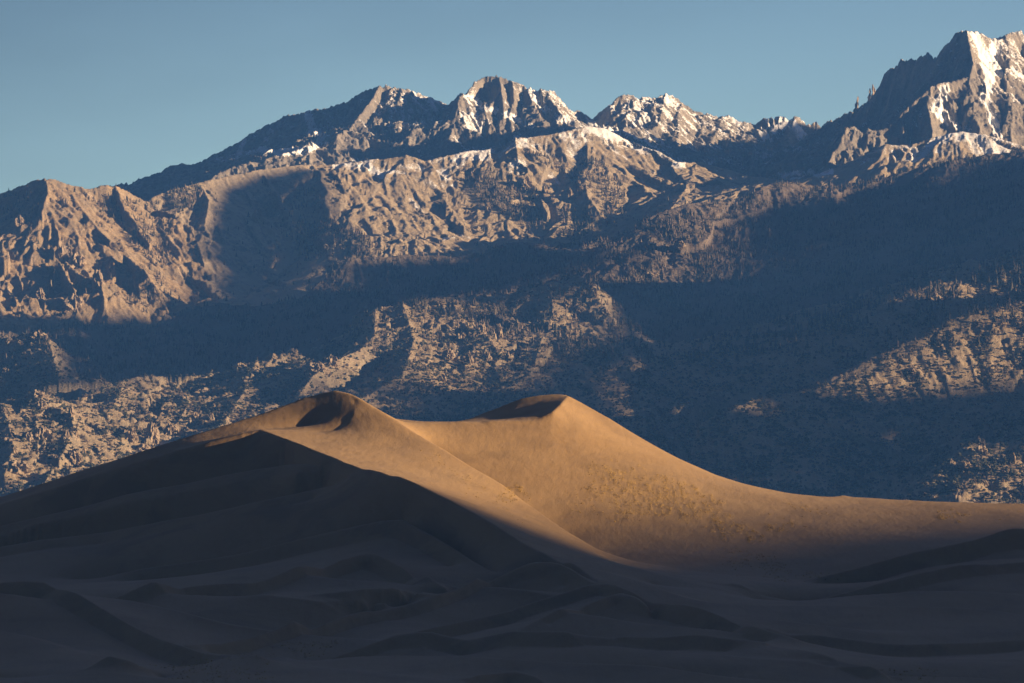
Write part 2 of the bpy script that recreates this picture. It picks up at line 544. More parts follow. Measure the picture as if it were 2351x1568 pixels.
# dark forest ridge
g1 = [(540, 790), (600, 745), (650, 700), (700, 660), (750, 625), (800, 592), (880, 590), (960, 583), (1037, 590), (1112, 576), (1162, 557), (1210, 556), (1250, 562),
      (1325, 571), (1390, 549), (1435, 542), (1460, 522), (1510, 489), (1575, 468), (1672, 460), (1710, 452), (1747, 430), (1785, 420),
      (1822, 417), (1860, 423), (1910, 428), (1947, 425), (1985, 418), (2013, 412), (2113, 385), (2188, 367), (2263, 355), (2351, 347), (2500, 330), (2800, 300), (3300, 260), (3900, 260)]
R(FOREST, 0.42, 14, 150, lerpY(g1, [(540, 10.6), (800, 10.95), (1200, 11.1), (1460, 11.2), (1672, 11.4), (1800, 11.52), (2351, 11.72), (3000, 11.7), (3900, 11.5)]), back=(90, 35))
R(FOREST, 0.42, 12, 100, [(1460, 522, 11.2), (1462, 573, 10.98), (1412, 603, 10.86), (1357, 637, 10.75), (1340, 690, 10.58)])
R(FOREST, 0.42, 12, 100, [(1672, 460, 11.4), (1660, 540, 11.1), (1600, 640, 10.75), (1540, 720, 10.45), (1500, 800, 10.15)])
R(FOREST, 0.42, 12, 100, [(1860, 423, 11.55), (1800, 600, 10.85), (1740, 720, 10.4), (1700, 820, 10.05), (1650, 950, 9.6), (1600, 1060, 9.2), (1560, 1150, 8.8)])
R(FOREST, 0.42, 12, 100, [(2188, 367, 11.66), (2120, 480, 11.15), (2040, 600, 10.7)])
R(FOREST, 0.42, 12, 100, [(1037, 590, 11.03), (1000, 640, 10.87), (900, 690, 10.62)])
R(FOREST, 0.42, 12, 100, [(750, 625, 10.9), (700, 720, 10.62), (640, 790, 10.4), (540, 850, 10.15)])
R(FOREST, 0.42, 12, 90, [(430, 720, 10.9), (400, 780, 10.6), (330, 830, 10.3)])
R(FOREST, 0.42, 12, 90, [(180, 750, 10.6), (200, 800, 10.4), (170, 850, 10.1)])
# foothills centre
f2 = [(640, 850), (700, 806), (760, 775), (836, 733), (861, 708), (924, 696), (999, 684), (1036, 683), (1074, 684), (1162, 677), (1212, 659),
      (1262, 649), (1312, 630), (1332, 634), (1352, 649), (1362, 669), (1374, 689), (1404, 729), (1425, 749), (1435, 790), (1480, 880), (1520, 960), (1560, 1060)]
R(FOOT, 0.42, 12, 60, lerpY(f2[:13], [(640, 9.8), (860, 10.1), (1036, 10.2), (1312, 10.4)]), back=(110, 45))
R(FOOT, 0.55, 12, 45, [(1312, 630, 10.4), (1332, 634, 10.37), (1352, 649, 10.3), (1374, 689, 10.2), (1404, 729, 10.07), (1425, 752, 9.98), (1435, 790, 9.85), (1470, 880, 9.5), (1510, 960, 9.2), (1550, 1060, 8.8)])
R(FOOT, 0.5, 12, 50, [(1036, 683, 10.2), (1060, 740, 9.98), (1120, 770, 9.85), (1150, 820, 9.68), (1110, 860, 9.52), (1060, 910, 9.3), (1020, 980, 9.0)])
R(FOOT, 0.5, 12, 50, [(861, 708, 10.1), (860, 770, 9.85), (830, 800, 9.7), (780, 825, 9.58), (720, 862, 9.42), (690, 900, 9.25)])
R(FOOT, 0.45, 12, 50, [(924, 696, 10.12), (950, 780, 9.8), (930, 850, 9.5), (860, 900, 9.25), (800, 930, 9.05)])
R(FOOT, 0.5, 12, 50, [(1262, 649, 10.35), (1270, 720, 10.08), (1240, 790, 9.8), (1220, 860, 9.5), (1230, 950, 9.1)])
f1 = [(-200, 960), (-60, 930), (37, 916), (82, 897), (120, 907), (145, 922), (170, 921), (212, 903), (250, 889), (287, 871), (337, 860), (375, 865), (425, 864), (475, 859),
      (532, 849), (562, 836), (588, 831), (624, 816), (674, 804), (700, 815), (730, 850)]
R(FOOT, 0.45, 12, 50, lerpY(f1, [(-200, 8.9), (82, 9.0), (145, 9.25), (337, 9.55), (700, 9.75)]), back=(130, 50))
R(FOOT, 0.6, 14, 40, [(82, 897, 9.0), (110, 930, 8.9), (160, 945, 8.85), (170, 985, 8.72), (150, 1030, 8.58), (120, 1080, 8.45), (90, 1130, 8.3)])
R(FOOT, 0.55, 12, 40, [(0, 925, 8.92), (20, 970, 8.75), (30, 1030, 8.55), (10, 1090, 8.4)])
R(FOOT, 0.5, 12, 40, [(425, 864, 9.6), (430, 930, 9.25), (400, 985, 9.0), (330, 1010, 8.85), (290, 1060, 8.65)])
R(FOOT, 0.45, 12, 40, [(588, 831, 9.68), (560, 900, 9.35), (520, 960, 9.05), (480, 1010, 8.8)])
R(FOOT, 0.45, 12, 40, [(287, 871, 9.5), (260, 930, 9.2), (230, 990, 8.95)])
R(FOOT, 0.55, 14, 45, [(-200, 750, 10.0), (-60, 770, 9.95), (0, 768, 9.9), (30, 775, 9.88), (75, 764, 9.85), (105, 769, 9.82), (118, 800, 9.7), (130, 850, 9.5)], back=(110, 45))
# foothills right
h1 = [(1500, 960), (1600, 900), (1700, 850), (1780, 800), (1875, 750), (1913, 733), (1950, 720), (1988, 700), (2050, 680), (2088, 663), (2138, 648), (2188, 633), (2225, 623), (2263, 598),
      (2313, 575), (2351, 560), (2450, 505), (2600, 450), (2900, 350), (3300, 300), (3900, 280)]
R(FOOTR, 0.42, 12, 60, lerpY(h1, [(1500, 9.1), (1700, 9.5), (1875, 9.75), (2351, 10.2), (2900, 10.4), (3900, 10.3)]), back=(150, 60))
h2 = [(1600, 960), (1700, 925), (1788, 890), (1850, 876), (1925, 846), (1988, 818), (2063, 786), (2113, 765), (2175, 729), (2238, 708), (2313, 685), (2351, 676), (2450, 640), (2650, 560), (3000, 480), (3900, 420)]
R(FOOTR, 0.4, 12, 60, lerpY(h2, [(1600, 8.8), (1788, 9.1), (2351, 9.6), (3900, 9.7)]), back=(150, 60))
R(FOOTR, 0.4, 12, 60, lerpY([(1980, 1110), (2060, 1065), (2125, 1032), (2163, 994), (2238, 972), (2288, 960), (2351, 932), (2500, 870), (2800, 790), (3500, 700)], [(1980, 8.6), (2351, 9.0), (3500, 9.1)]), back=(100, 40))
R(FOOTR, 0.45, 12, 50, lerpY([(1960, 1175), (2025, 1135), (2063, 1108), (2138, 1070), (2175, 1048), (2225, 1014), (2250, 1008), (2351, 992), (2500, 960), (2800, 900), (3500, 850)], [(1960, 8.3), (2351, 8.65), (3500, 8.7)]), back=(100, 40))
R(FOOTR, 0.45, 12, 50, [(2250, 1008, 8.57), (2240, 1060, 8.4), (2200, 1110, 8.25), (2190, 1150, 8.15)])

V([(-600, 1700, 7.62), (1200, 1700, 7.62), (4600, 1700, 7.62)])
V([(-600, 1240, 8.1), (1200, 1260, 8.1), (1900, 1250, 8.05), (2351, 1250, 8.0), (4600, 1250, 8.0)])
V([(-600, 700, 15.5), (4600, 700, 15.5)])
V([(350, 475, 11.68), (365, 540, 11.48), (374, 600, 11.3), (374, 650, 11.13), (360, 700, 10.95), (330, 760, 10.75), (260, 800, 10.5), (180, 850, 10.0)])
V([(830, 334, 13.1), (900, 348, 13.06), (960, 348, 13.04), (1010, 346, 13.06)])
for x_ in (1104, 1163, 1196):
    V([(x_, 186 + abs(x_ - 1150) * 0.2, 13.43), (x_ + 4, 225, 13.38), (x_ + 2, 268, 13.33)])
V([(1900, 322, 13.2), (1950, 303, 13.05), (2000, 292, 12.98), (2060, 268, 12.9), (2110, 228, 12.84), (2150, 190, 12.78)])
V([(1031, 264, 13.42), (1037, 300, 13.28)])
V([(1356, 293, 13.5), (1350, 312, 13.38)])
V([(2150, 214, 12.62), (2060, 292, 12.6), (1990, 312, 12.56), (1900, 345, 12.5), (1820, 395, 12.45)])
V([(1360, 300, 13.3), (1450, 318, 13.1), (1540, 385, 12.95), (1640, 392, 12.95), (1740, 405, 12.9)])
V([(640, 930, 9.25), (740, 905, 9.4), (840, 860, 9.6), (870, 830, 9.7)])

kf = np.linspace(-0.1035, 0.1035, 1180)
kl = -0.1035 - np.cumsum(np.linspace(0.0003, 0.004, 45))[::-1]
kr = 0.1035 + np.cumsum(np.linspace(0.0003, 0.0034, 120))
KM = np.concatenate([kl, kf, kr]).astype(np.float32)
YM = np.concatenate([np.arange(7600, 8250, 9.0), np.arange(8250, 11100, 5.0), np.arange(11100, 12450, 4.2), np.arange(12450, 13700, 3.2), np.arange(13700, 14200, 12.0),
                     np.arange(14200, 15600, 25.0)]).astype(np.float32)


def build_mountains():
    nr, nc = len(YM), len(KM)
    X = (YM[:, None] * KM[None, :]).astype(np.float32)
    Y = np.repeat(YM[:, None], nc, 1).astype(np.float32)
    # gentle wobble of the flank distance so that flanks are uneven while crests stay where they are
    wob = 1 + 0.2 * fbm(X / 260, Y / 260, 2, 5)
    jx = 9 * fbm(X / 70, Y / 70, 3, 11)
    ka, kb = float(KM[0]), float(KM[-1])
    base = stretch(ML, ka, kb, 7600.0, 15600.0, 1024, 1536, 11200.0, 300.0)
    ri_ = (Y[:, 0] - 7600.0) / 8000.0 * (base.shape[0] - 1)
    ci_ = (KM - ka) / (kb - ka) * (base.shape[1] - 1)
    a0 = np.clip(ri_.astype(int), 0, base.shape[0] - 2)
    b0 = np.clip(ci_.astype(int), 0, base.shape[1] - 2)
    fr = (ri_ - a0)[:, None]
    fc = (ci_ - b0)[None, :]
    Z = (base[a0][:, b0] * (1 - fr) * (1 - fc) + base[a0 + 1][:, b0] * fr * (1 - fc) + base[a0][:, b0 + 1] * (1 - fr) * fc + base[a0 + 1][:, b0 + 1] * fr * fc).astype(np.float32)
    B = Z.copy()
    TOP = np.full(Z.shape, -1e9, np.float32)
    CUT = np.zeros_like(Z)
    STK = np.zeros_like(Z)
    own = np.full(Z.shape, -1, np.int16)
    S = np.zeros_like(Z)
    D = np.full(Z.shape, 500, np.float32)
    for ri, (grp, slope, gd, gs, P) in enumerate(RIDGES):
        reach = 900 / min(max(slope, 0.4), 1.3)
        ymin, ymax = P[:, 1].min() - reach, P[:, 1].max() + reach
        r0, r1 = np.searchsorted(YM, ymin), np.searchsorted(YM, ymax)
        if r1 <= r0:
            continue
        xmin, xmax = P[:, 0].min() - reach, P[:, 0].max() + reach
        kmn = min(xmin / YM[r0], xmin / YM[r1 - 1])
        kmx = max(xmax / YM[r0], xmax / YM[r1 - 1])
        c0, c1 = np.searchsorted(KM, kmn), np.searchsorted(KM, kmx)
        if c1 <= c0:
            continue
        sl = (slice(r0, r1), slice(c0, c1))
        x = X[sl]
        y = Y[sl]
        w = wob[sl]
        acc = 0.0
        bz = np.full(x.shape, -1e9, np.float32)
        bs = np.zeros_like(x)
        bd = np.zeros_like(x)
        for a, b in zip(P[:-1], P[1:]):
            ab = b - a
            L = math.hypot(ab[0], ab[1])
            # rows this segment can reach
            q0 = max(np.searchsorted(YM, min(a[1], b[1]) - reach) - r0, 0)
            q1 = min(np.searchsorted(YM, max(a[1], b[1]) + reach) - r0, r1 - r0)
            xs, ys = x[q0:q1], y[q0:q1]
            t = ((xs - a[0]) * ab[0] + (ys - a[1]) * ab[1]) / (L * L)
            t = np.clip(t, 0, 1)
            dx = xs - (a[0] + t * ab[0])
            dy = ys - (a[1] + t * ab[1])
            d = np.sqrt(dx * dx + dy * dy)
            h = a[2] + t * ab[2] - np.where(d < 45, slope * d, slope * 45 + min(slope, 1.2) * (d - 45)) * w[q0:q1] * (0.62 + 0.38 * np.exp(-d / 260))
            m = h > bz[q0:q1]
            bz[q0:q1] = np.where(m, h, bz[q0:q1])
            side = np.where(dx * ab[1] - dy * ab[0] > 0, 1000.0, 0.0)
            bs[q0:q1] = np.where(m, acc + t * L + side, bs[q0:q1])
            bd[q0:q1] = np.where(m, d, bd[q0:q1])
            acc += L
        # gullies run down the flanks
        warp = jx[sl]
        s1 = (bs + warp * 2.0) / gs
        g = 1 - ridged(s1, bd / (gs * 5) + ri * 3.1, 1, 21 + ri)
        g2 = 1 - ridged(s1 * 2.7, bd / (gs * 2.2) + ri * 1.7, 1, 51 + ri)
        g3 = 1 - ridged(s1 * 6.3, bd / (gs * 1.1) + ri * 0.7, 1, 81 + ri)
        cut = gd * 1.35 * (g * 0.9 * (1 - np.exp(-bd / (gs * 0.8))) + g2 * 0.38 * (1 - np.exp(-bd / (gs * 0.3))) + g3 * 0.2 * (1 - np.exp(-bd / (gs * 0.12))))
        m = bz > TOP[sl]
        TOP[sl] = np.where(m, bz, TOP[sl])
        CUT[sl] = np.where(m, cut, CUT[sl])
        STK[sl] = np.where(m, fbm(s1 * gs / 11 + 40, bd / 75 + ri, 2, 91), STK[sl])
        own[sl] = np.where(m, ri, own[sl])
        S[sl] = np.where(m, cut / gd / 1.35, S[sl])
        D[sl] = np.where(m, bd, D[sl])
    grp_of = np.array([r[0] for r in RIDGES] + [FOOT])
    G = grp_of[own]
    near = smooth(D, 0, 40)
    Z = np.where(D < 45, np.maximum(B, TOP), B) - CUT
    rough = np.choose(G, [0.95, 0.28, 0.5, 0.3, 0.3, 0.2, 0.5]).astype(np.float32)
    def crisp(x, y, o, sd):
        q = ridged(x, y, o, sd, 0.55)
        return np.sign(q) * q * q
    # relief that runs down the fall line: noise gathered along short uphill and downhill traces
    st = 2
    Zs = Z[::st, ::st].astype(np.float32)
    for _ in range(10):
        Zp = np.pad(Zs, 1, mode='edge')
        Zs = 0.2 * Zs + 0.2 * (Zp[1:-1, :-2] + Zp[1:-1, 2:] + Zp[:-2, 1:-1] + Zp[2:, 1:-1])
    Xs, Ys = X[::st, ::st], Y[::st, ::st]
    Gy = np.gradient(Zs, axis=0) / np.gradient(Ys, axis=0)
    Gx = np.gradient(Zs, axis=1) / np.gradient(Xs, axis=1)
    Gy = Gy - Gx * Xs / Ys * 0
    gl = np.sqrt(Gx * Gx + Gy * Gy) + 0.05
    Ux, Uy = (Gx / gl).astype(np.float32), (Gy / gl).astype(np.float32)
    ys1, ks1 = Ys[:, 0], KM[::st]
    acc = [np.zeros_like(Zs) for _ in range(4)]
    for sgn in (1, -1):
        px_, py_ = Xs.copy(), Ys.copy()
        for k in range(9):
            wgt = 1.0 if k else 0.5
            acc[0] += wgt * noise(px_ / 60, py_ / 60, 301)
            if k < 7:
                acc[1] += wgt * noise(px_ / 26, py_ / 26, 302)
            if k < 5:
                acc[2] += wgt * noise(px_ / 11, py_ / 11, 303)
            if k < 4:
                acc[3] += wgt * noise(px_ / 5.5, py_ / 5.5, 304)
            r_ = np.clip(np.interp(py_.ravel(), ys1, np.arange(len(ys1))), 0, len(ys1) - 1).astype(np.int32)
            c_ = np.clip(np.interp((px_ / py_).ravel(), ks1, np.arange(len(ks1))), 0, len(ks1) - 1).astype(np.int32)
            stp = 11.0
            px_ = px_ + sgn * stp * Ux[r_, c_].reshape(px_.shape)
            py_ = py_ + sgn * stp * Uy[r_, c_].reshape(py_.shape)
    lic = []
    rr = np.minimum(np.arange(Z.shape[0]) / st, Zs.shape[0] - 1.001)
    cc_ = np.minimum(np.arange(Z.shape[1]) / st, Zs.shape[1] - 1.001)
    r0_, c0_ = rr.astype(int), cc_.astype(int)
    fr_, fc_ = (rr - r0_)[:, None].astype(np.float32), (cc_ - c0_)[None, :].astype(np.float32)
    for A_ in acc:
        A_ = A_ / A_.std()
        lic.append(A_[r0_][:, c0_] * (1 - fr_) * (1 - fc_) + A_[r0_ + 1][:, c0_] * fr_ * (1 - fc_) + A_[r0_][:, c0_ + 1] * (1 - fr_) * fc_ + A_[r0_ + 1][:, c0_ + 1] * fr_ * fc_)
    rg = [0.8 - np.abs(A_) for A_ in lic]
    STK = -lic[1] * 0.5 - lic[2] * 0.5
    wx_ = 18 * fbm(X / 80, Y / 80, 2, 35)
    n = 6 * fbm(X / 170, Y / 170, 2, 31) * near + 10.0 * rg[0] * (0.25 + 0.75 * near) + 6.5 * rg[1] * (0.4 + 0.6 * near) + 3.0 * rg[2] + 1.5 * rg[3] \
        + 3.5 * (crisp((X + wx_) / 40, Y / 70, 3, 41) - 0.35) + 2.0 * (crisp((X + wx_) / 13, Y / 26, 2, 47) - 0.35)
    # ledges
    bed = np.sin((Z + 12 * fbm(X / 130, Y / 130, 2, 37)) / 7.5)
    n = n + 1.6 * bed * smooth(fbm(X / 90, Y / 90, 2, 39), -0.1, 0.4)
    outer = 1 / (1 + np.maximum(np.abs(KM) - 0.1035, 0) / 0.012)
    Z = Z + n.astype(np.float32) * rough * outer[None, :].astype(np.float32)
    return X, Y, Z, G, S, D, STK


MX, MY, MZ, MG, MS, MD, MSTK = build_mountains()
print("mountain grid", MZ.shape)

# surface masks
gy = np.gradient(MZ, axis=0) / np.gradient(MY, axis=0)
gx = np.gradient(MZ, axis=1) / np.gradient(MX, axis=1)
SLOPE = np.sqrt(gx * gx + gy * gy)
n_mid = fbm(MX / 60, MY / 60, 4, 61)
n_big = fbm(MX / 300, MY / 300, 3, 71)
elev = MZ
snow = (elev - np.choose(MG, [1300, 1175, 1290, 1600, 3000, 3000, 600])) / 260 + (MS - 0.35) * 1.0 + n_mid * 0.5 + n_big * 0.6 - smooth(SLOPE, 0.7, 2.0) * 0.9 \
    + np.clip(-gx, -1.2, 1.0) * np.choose(MG, [0.5, 0.2, 0, 0, 0, 0, 0.6])
crestsnow = np.where((MG == MID) & (MD < 90), 0.6 * (1 - MD / 90), 0) * smooth(MZ, 1040, 1130)
_px = proj(MX, MY, MZ)[0]
snow = snow + crestsnow + np.where(MG == PEAK, 0.3 * smooth(_px, 1150, 1500) - 0.5 * smooth(_px, 2130, 2230), 0) + 0.30 * MSTK + np.where((MG == MID) & (_px > 1800), 0.15, 0)
_py = proj(MX, MY, MZ)[1]


def near_line(pts, wd):
    d = np.full(MZ.shape, 1e9, np.float32)
    for (x1, y1), (x2, y2) in zip(pts[:-1], pts[1:]):
        L2 = (x2 - x1) ** 2 + (y2 - y1) ** 2
        t = np.clip(((_px - x1) * (x2 - x1) + (_py - y1) * (y2 - y1)) / L2, 0, 1)
        d = np.minimum(d, np.hypot(_px - x1 - t * (x2 - x1), _py - y1 - t * (y2 - y1)))
    return 1 - smooth(d + 5 * noise(MX / 9, MY / 30, 57), wd * 0.6, wd * 1.3)


hi = (MG == PEAK) | (MG == MID)
for pts_, wd_, am_ in (([(2288, 95), (2285, 140), (2270, 185), (2262, 225), (2280, 270), (2292, 315)], 12, 1.5), ([(2235, 75), (2255, 120), (2262, 170)], 8, 0.9),
                       ([(709, 262), (718, 300), (745, 322), (700, 345), (640, 352)], 11, 1.3), ([(500, 368), (560, 352), (620, 346), (690, 348)], 8, 1.3), ([(562, 322), (545, 358)], 6, 1.2), ([(622, 300), (600, 342)], 6, 1.2), ([(1071, 222), (1110, 245), (1160, 262), (1220, 290)], 8, 1.2),
                       ([(1215, 205), (1250, 250), (1300, 280)], 9, 0.8), ([(770, 376), (870, 380), (960, 395), (1010, 420), (1060, 360), (1130, 352), (1200, 322)], 16, 0.4),
                       ([(1000, 400), (1040, 430), (900, 400)], 12, 0.6), ([(850, 385), (920, 440), (985, 500), (1020, 545)], 7, 0.8), ([(1360, 292), (1420, 310), (1500, 350), (1560, 375)], 16, 0.7),
                       ([(1790, 402), (1850, 398), (1905, 392)], 10, 1.4), ([(2170, 205), (2150, 250), (2190, 290), (2230, 300)], 14, 1.0), ([(1020, 550), (1060, 540), (1110, 560)], 4, 1.2)):
    snow = snow + am_ * near_line(pts_, wd_) * hi
snow = np.where(MG == MID, snow * 0.85 - 0.05, snow)
snow = np.clip(snow, -1, 1.5)
MAT_ATTR = {"snow": snow, "grp": MG.astype(np.float32), "steep": SLOPE, "gul": MS}


def rock_mat(name, rock_a, rock_b, grass, grass_amt, has_snow, pale=False):
    b = MatB(name)
    n1 = b.noise(0.012, 6, 0.65)
    n2 = b.noise(0.07, 6, 0.7)
    n3 = b.noise(0.3, 5, 0.8)
    steep = b.attr("steep")
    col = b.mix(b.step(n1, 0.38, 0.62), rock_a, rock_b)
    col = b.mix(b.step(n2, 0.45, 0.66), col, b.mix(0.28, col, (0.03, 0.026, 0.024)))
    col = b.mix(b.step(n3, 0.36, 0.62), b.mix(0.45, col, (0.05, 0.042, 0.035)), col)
    sg = b.math('ADD', steep, b.math('MULTIPLY', b.math('SUBTRACT', n2, 0.5), 1.4))
    gmask = b.step(sg, 0.45 + grass_amt, 0.95 + grass_amt, 1.0, 0.0)
    col = b.mix(gmask, col, grass)
    if has_snow:
        sn = b.math('ADD', b.attr("snow"), b.math('MULTIPLY', b.math('SUBTRACT', n3, 0.5), 2.4))
        sn = b.math('ADD', sn, b.math('MULTIPLY', b.math('SUBTRACT', n2, 0.5), 1.2))
        col = b.mix(b.step(sn, 0.25, 0.75), col, (0.84, 0.83, 0.82))
    if pale:
        n4 = b.noise(0.035, 5, 0.75)
        col = b.mix(b.step(n4, 0.56, 0.62), col, b.mix(b.step(n3, 0.4, 0.6), (0.33, 0.25, 0.17), (0.40, 0.305, 0.20)))
    b.color(col)
    b.bump(b.math('ADD', n2, b.math('MULTIPLY', n3, 0.5)), 5.0, 1.0)
    return b.m


m_peak = rock_mat("peak_rock", (0.335, 0.285, 0.22), (0.235, 0.205, 0.165), (0.31, 0.262, 0.19), 0.0, True)
m_mid = rock_mat("alpine_slope", (0.38, 0.30, 0.205), (0.30, 0.245, 0.17), (0.40, 0.31, 0.19), 0.1, True)
m_left = rock_mat("dry_slope", (0.38, 0.275, 0.155), (0.29, 0.22, 0.135), (0.38, 0.265, 0.14), 0.0, True, True)
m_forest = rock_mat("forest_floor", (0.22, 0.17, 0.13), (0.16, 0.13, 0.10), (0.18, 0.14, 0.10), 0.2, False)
m_foot = rock_mat("foothill_ground", (0.37, 0.295, 0.19), (0.29, 0.235, 0.16), (0.36, 0.27, 0.16), 0.0, False, True)

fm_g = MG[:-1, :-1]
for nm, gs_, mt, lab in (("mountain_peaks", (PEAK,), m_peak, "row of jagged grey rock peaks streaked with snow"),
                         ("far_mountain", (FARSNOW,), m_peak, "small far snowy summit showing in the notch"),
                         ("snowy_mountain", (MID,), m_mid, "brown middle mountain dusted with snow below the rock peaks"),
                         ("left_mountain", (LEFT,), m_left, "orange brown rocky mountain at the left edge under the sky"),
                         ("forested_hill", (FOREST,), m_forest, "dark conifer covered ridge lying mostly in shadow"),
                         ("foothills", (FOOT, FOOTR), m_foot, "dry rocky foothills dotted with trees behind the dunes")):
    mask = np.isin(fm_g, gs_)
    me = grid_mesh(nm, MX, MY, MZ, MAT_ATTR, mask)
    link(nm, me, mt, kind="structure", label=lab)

# ------------------------------------------------------------------ the dunes
DL = []        # (points, lip height)


def DD(pts, knots=None, lip=0.0):
    if knots is not None:
        pts = lerpY(pts, knots)
    p = np.array(pts, float)
    x, y, z = unproj(p[:, 0], p[:, 1], p[:, 2] * 1000)
    P = np.stack([x, y, z], -1)
    DL.append(P)
    if lip:
        lip = lip * 1.9
        s_ = np.concatenate([[0], np.cumsum(np.hypot(*np.diff(P[:, :2], axis=0).T))])
        tp = np.clip(np.minimum(s_, s_[-1] - s_) / 35.0, 0, 1)[:, None]
        DL.append(P + (np.array([0, 16.0, -lip * 0.8]) * np.array([0, 1, 1])) * np.where(tp > 0, np.maximum(tp, 0.15), 0))
        tq = P[tp[:, 0] > 0.3]
        if len(tq) > 1:
            DL.append(tq + np.array([-3.0, -12.0, -3.4 - lip * 1.0]))


# left summit
DD([(-300, 1235, 2.94), (-100, 1172, 2.91), (0, 1140, 2.90), (150, 1092, 2.878), (330, 1035, 2.838), (450, 998, 2.845), (600, 949, 2.862), (700, 910, 2.872), (740, 900, 2.872), (770, 896, 2.87)])
DD([(770, 896, 2.87), (800, 905, 2.862), (815, 930, 2.85), (812, 950, 2.842), (795, 972, 2.835), (770, 988, 2.828), (735, 993, 2.824), (690, 989, 2.82), (640, 985, 2.815), (600, 984, 2.81)])
DD([(728, 978, 2.847), (690, 981, 2.847), (640, 982, 2.842), (590, 988, 2.832), (500, 1010, 2.825)])
DD([(600, 984, 2.81), (540, 998, 2.806), (480, 1012, 2.806), (150, 1112, 2.835), (0, 1158, 2.855), (-200, 1225, 2.88)])
DD([(600, 984), (650, 1003), (720, 1035), (780, 1058), (804, 1066), (836, 1077), (849, 1076), (874, 1081), (896, 1092), (916, 1092), (954, 1108), (1029, 1146),
    (1104, 1188), (1154, 1216), (1216, 1251), (1276, 1283), (1326, 1308), (1376, 1331)],
   [(600, 2.81), (720, 2.755), (830, 2.70), (900, 2.667), (1100, 2.592), (1290, 2.52), (1376, 2.47)])
DD([(770, 896), (800, 901), (830, 915), (870, 942), (909, 966), (954, 993), (1029, 1036), (1104, 1083), (1154, 1113), (1204, 1151), (1304, 1223), (1400, 1285), (1500, 1322)],
   [(770, 2.87), (909, 2.835), (1104, 2.78), (1204, 2.75), (1304, 2.71), (1400, 2.66), (1500, 2.6)])
# right summit
DD([(1270, 904, 2.95), (1300, 905, 2.945), (1330, 920, 2.94), (1400, 960, 2.93), (1480, 1010, 2.93), (1560, 1055, 2.93), (1650, 1095, 2.92), (1750, 1125, 2.92), (1820, 1140, 2.91),
    (1900, 1142, 2.9), (1922, 1141, 2.9), (1935, 1137, 2.9), (1955, 1142, 2.9), (2050, 1147, 2.89), (2200, 1152, 2.88), (2351, 1158, 2.87), (2600, 1170, 2.85)])
DD([(900, 985, 2.94), (1000, 980, 2.935), (1065, 967, 2.935), (1130, 940, 2.945), (1200, 912, 2.95), (1235, 905, 2.95), (1270, 904, 2.95)])
DD([(860, 960, 2.862), (909, 968, 2.864), (1000, 967, 2.868), (1065, 967, 2.872), (1085, 968, 2.873), (1100, 971, 2.873), (1115, 968, 2.874), (1140, 966, 2.876), (1200, 967, 2.88), (1235, 962, 2.885), (1270, 945, 2.89), (1288, 925, 2.91), (1305, 907, 2.94)])
DD([(1130, 962, 2.91), (1200, 955, 2.905), (1250, 938, 2.91)])
DD([(980, 1032, 2.835), (1080, 1100, 2.805), (1200, 1165, 2.775), (1300, 1228, 2.75), (1420, 1285, 2.7), (1550, 1305, 2.66), (1700, 1325, 2.62), (1820, 1330, 2.6)])
# shaded slopes below the left summit
DD([(-200, 1250), (0, 1207), (200, 1160), (287, 1135), (412, 1113), (512, 1091), (587, 1076), (649, 1067), (699, 1066), (737, 1075)], [(-200, 2.83), (0, 2.815), (412, 2.785), (649, 2.768), (774, 2.72), (812, 2.705)], 1.2)
DD([(-200, 1290), (0, 1256), (100, 1238), (250, 1221), (287, 1213), (412, 1188), (537, 1165), (637, 1143), (737, 1121), (792, 1108)], [(-200, 2.80), (0, 2.785), (412, 2.745), (637, 2.718), (737, 2.722), (870, 2.682)], 1.6)
DD([(175, 1341), (325, 1306), (475, 1286), (588, 1262), (688, 1236), (813, 1208), (888, 1193), (920, 1191), (933, 1196), (988, 1226), (1050, 1263), (1138, 1316)], [(175, 2.69), (588, 2.645), (920, 2.625), (1138, 2.53)], 3.2)
DD([(222, 1383), (275, 1368), (375, 1342), (450, 1337), (588, 1337), (713, 1296), (788, 1278), (850, 1270), (875, 1276), (925, 1298), (963, 1323), (1028, 1355)], [(222, 2.45), (588, 2.49), (850, 2.55), (1028, 2.47)], 2.2)
DD([(600, 1365), (750, 1355), (850, 1348), (900, 1346), (960, 1358), (1005, 1366)], [(600, 2.44), (1005, 2.455)], 1.0)
DD([(-200, 1340), (0, 1326), (50, 1322), (100, 1326), (150, 1351), (225, 1391), (300, 1431), (375, 1468), (425, 1483), (475, 1498), (600, 1505)], [(-200, 2.4), (100, 2.4), (475, 2.25), (600, 2.22)], 2.5)
DD([(425, 1480), (500, 1474), (588, 1458), (663, 1438), (738, 1426), (838, 1406), (938, 1386), (1013, 1366), (1088, 1341), (1138, 1321), (1176, 1307), (1221, 1293), (1263, 1292), (1288, 1296), (1313, 1306), (1370, 1335)],
   [(425, 2.3), (588, 2.34), (838, 2.42), (1013, 2.45), (1138, 2.5), (1221, 2.51), (1313, 2.49), (1370, 2.465)], 2.0)
DD([(900, 1462), (938, 1451), (1050, 1428), (1176, 1400), (1226, 1381), (1301, 1358), (1351, 1341), (1388, 1332), (1413, 1336), (1451, 1356), (1501, 1386), (1551, 1393), (1618, 1401), (1701, 1421), (1763, 1449), (1830, 1470)],
   [(900, 2.36), (1176, 2.42), (1388, 2.44), (1501, 2.4), (1763, 2.3), (1830, 2.28)], 2.2)
DD([(1176, 1451), (1276, 1411), (1351, 1381), (1426, 1363), (1460, 1372), (1495, 1392)], [(1176, 2.34), (1426, 2.40), (1495, 2.385)], 1.2)
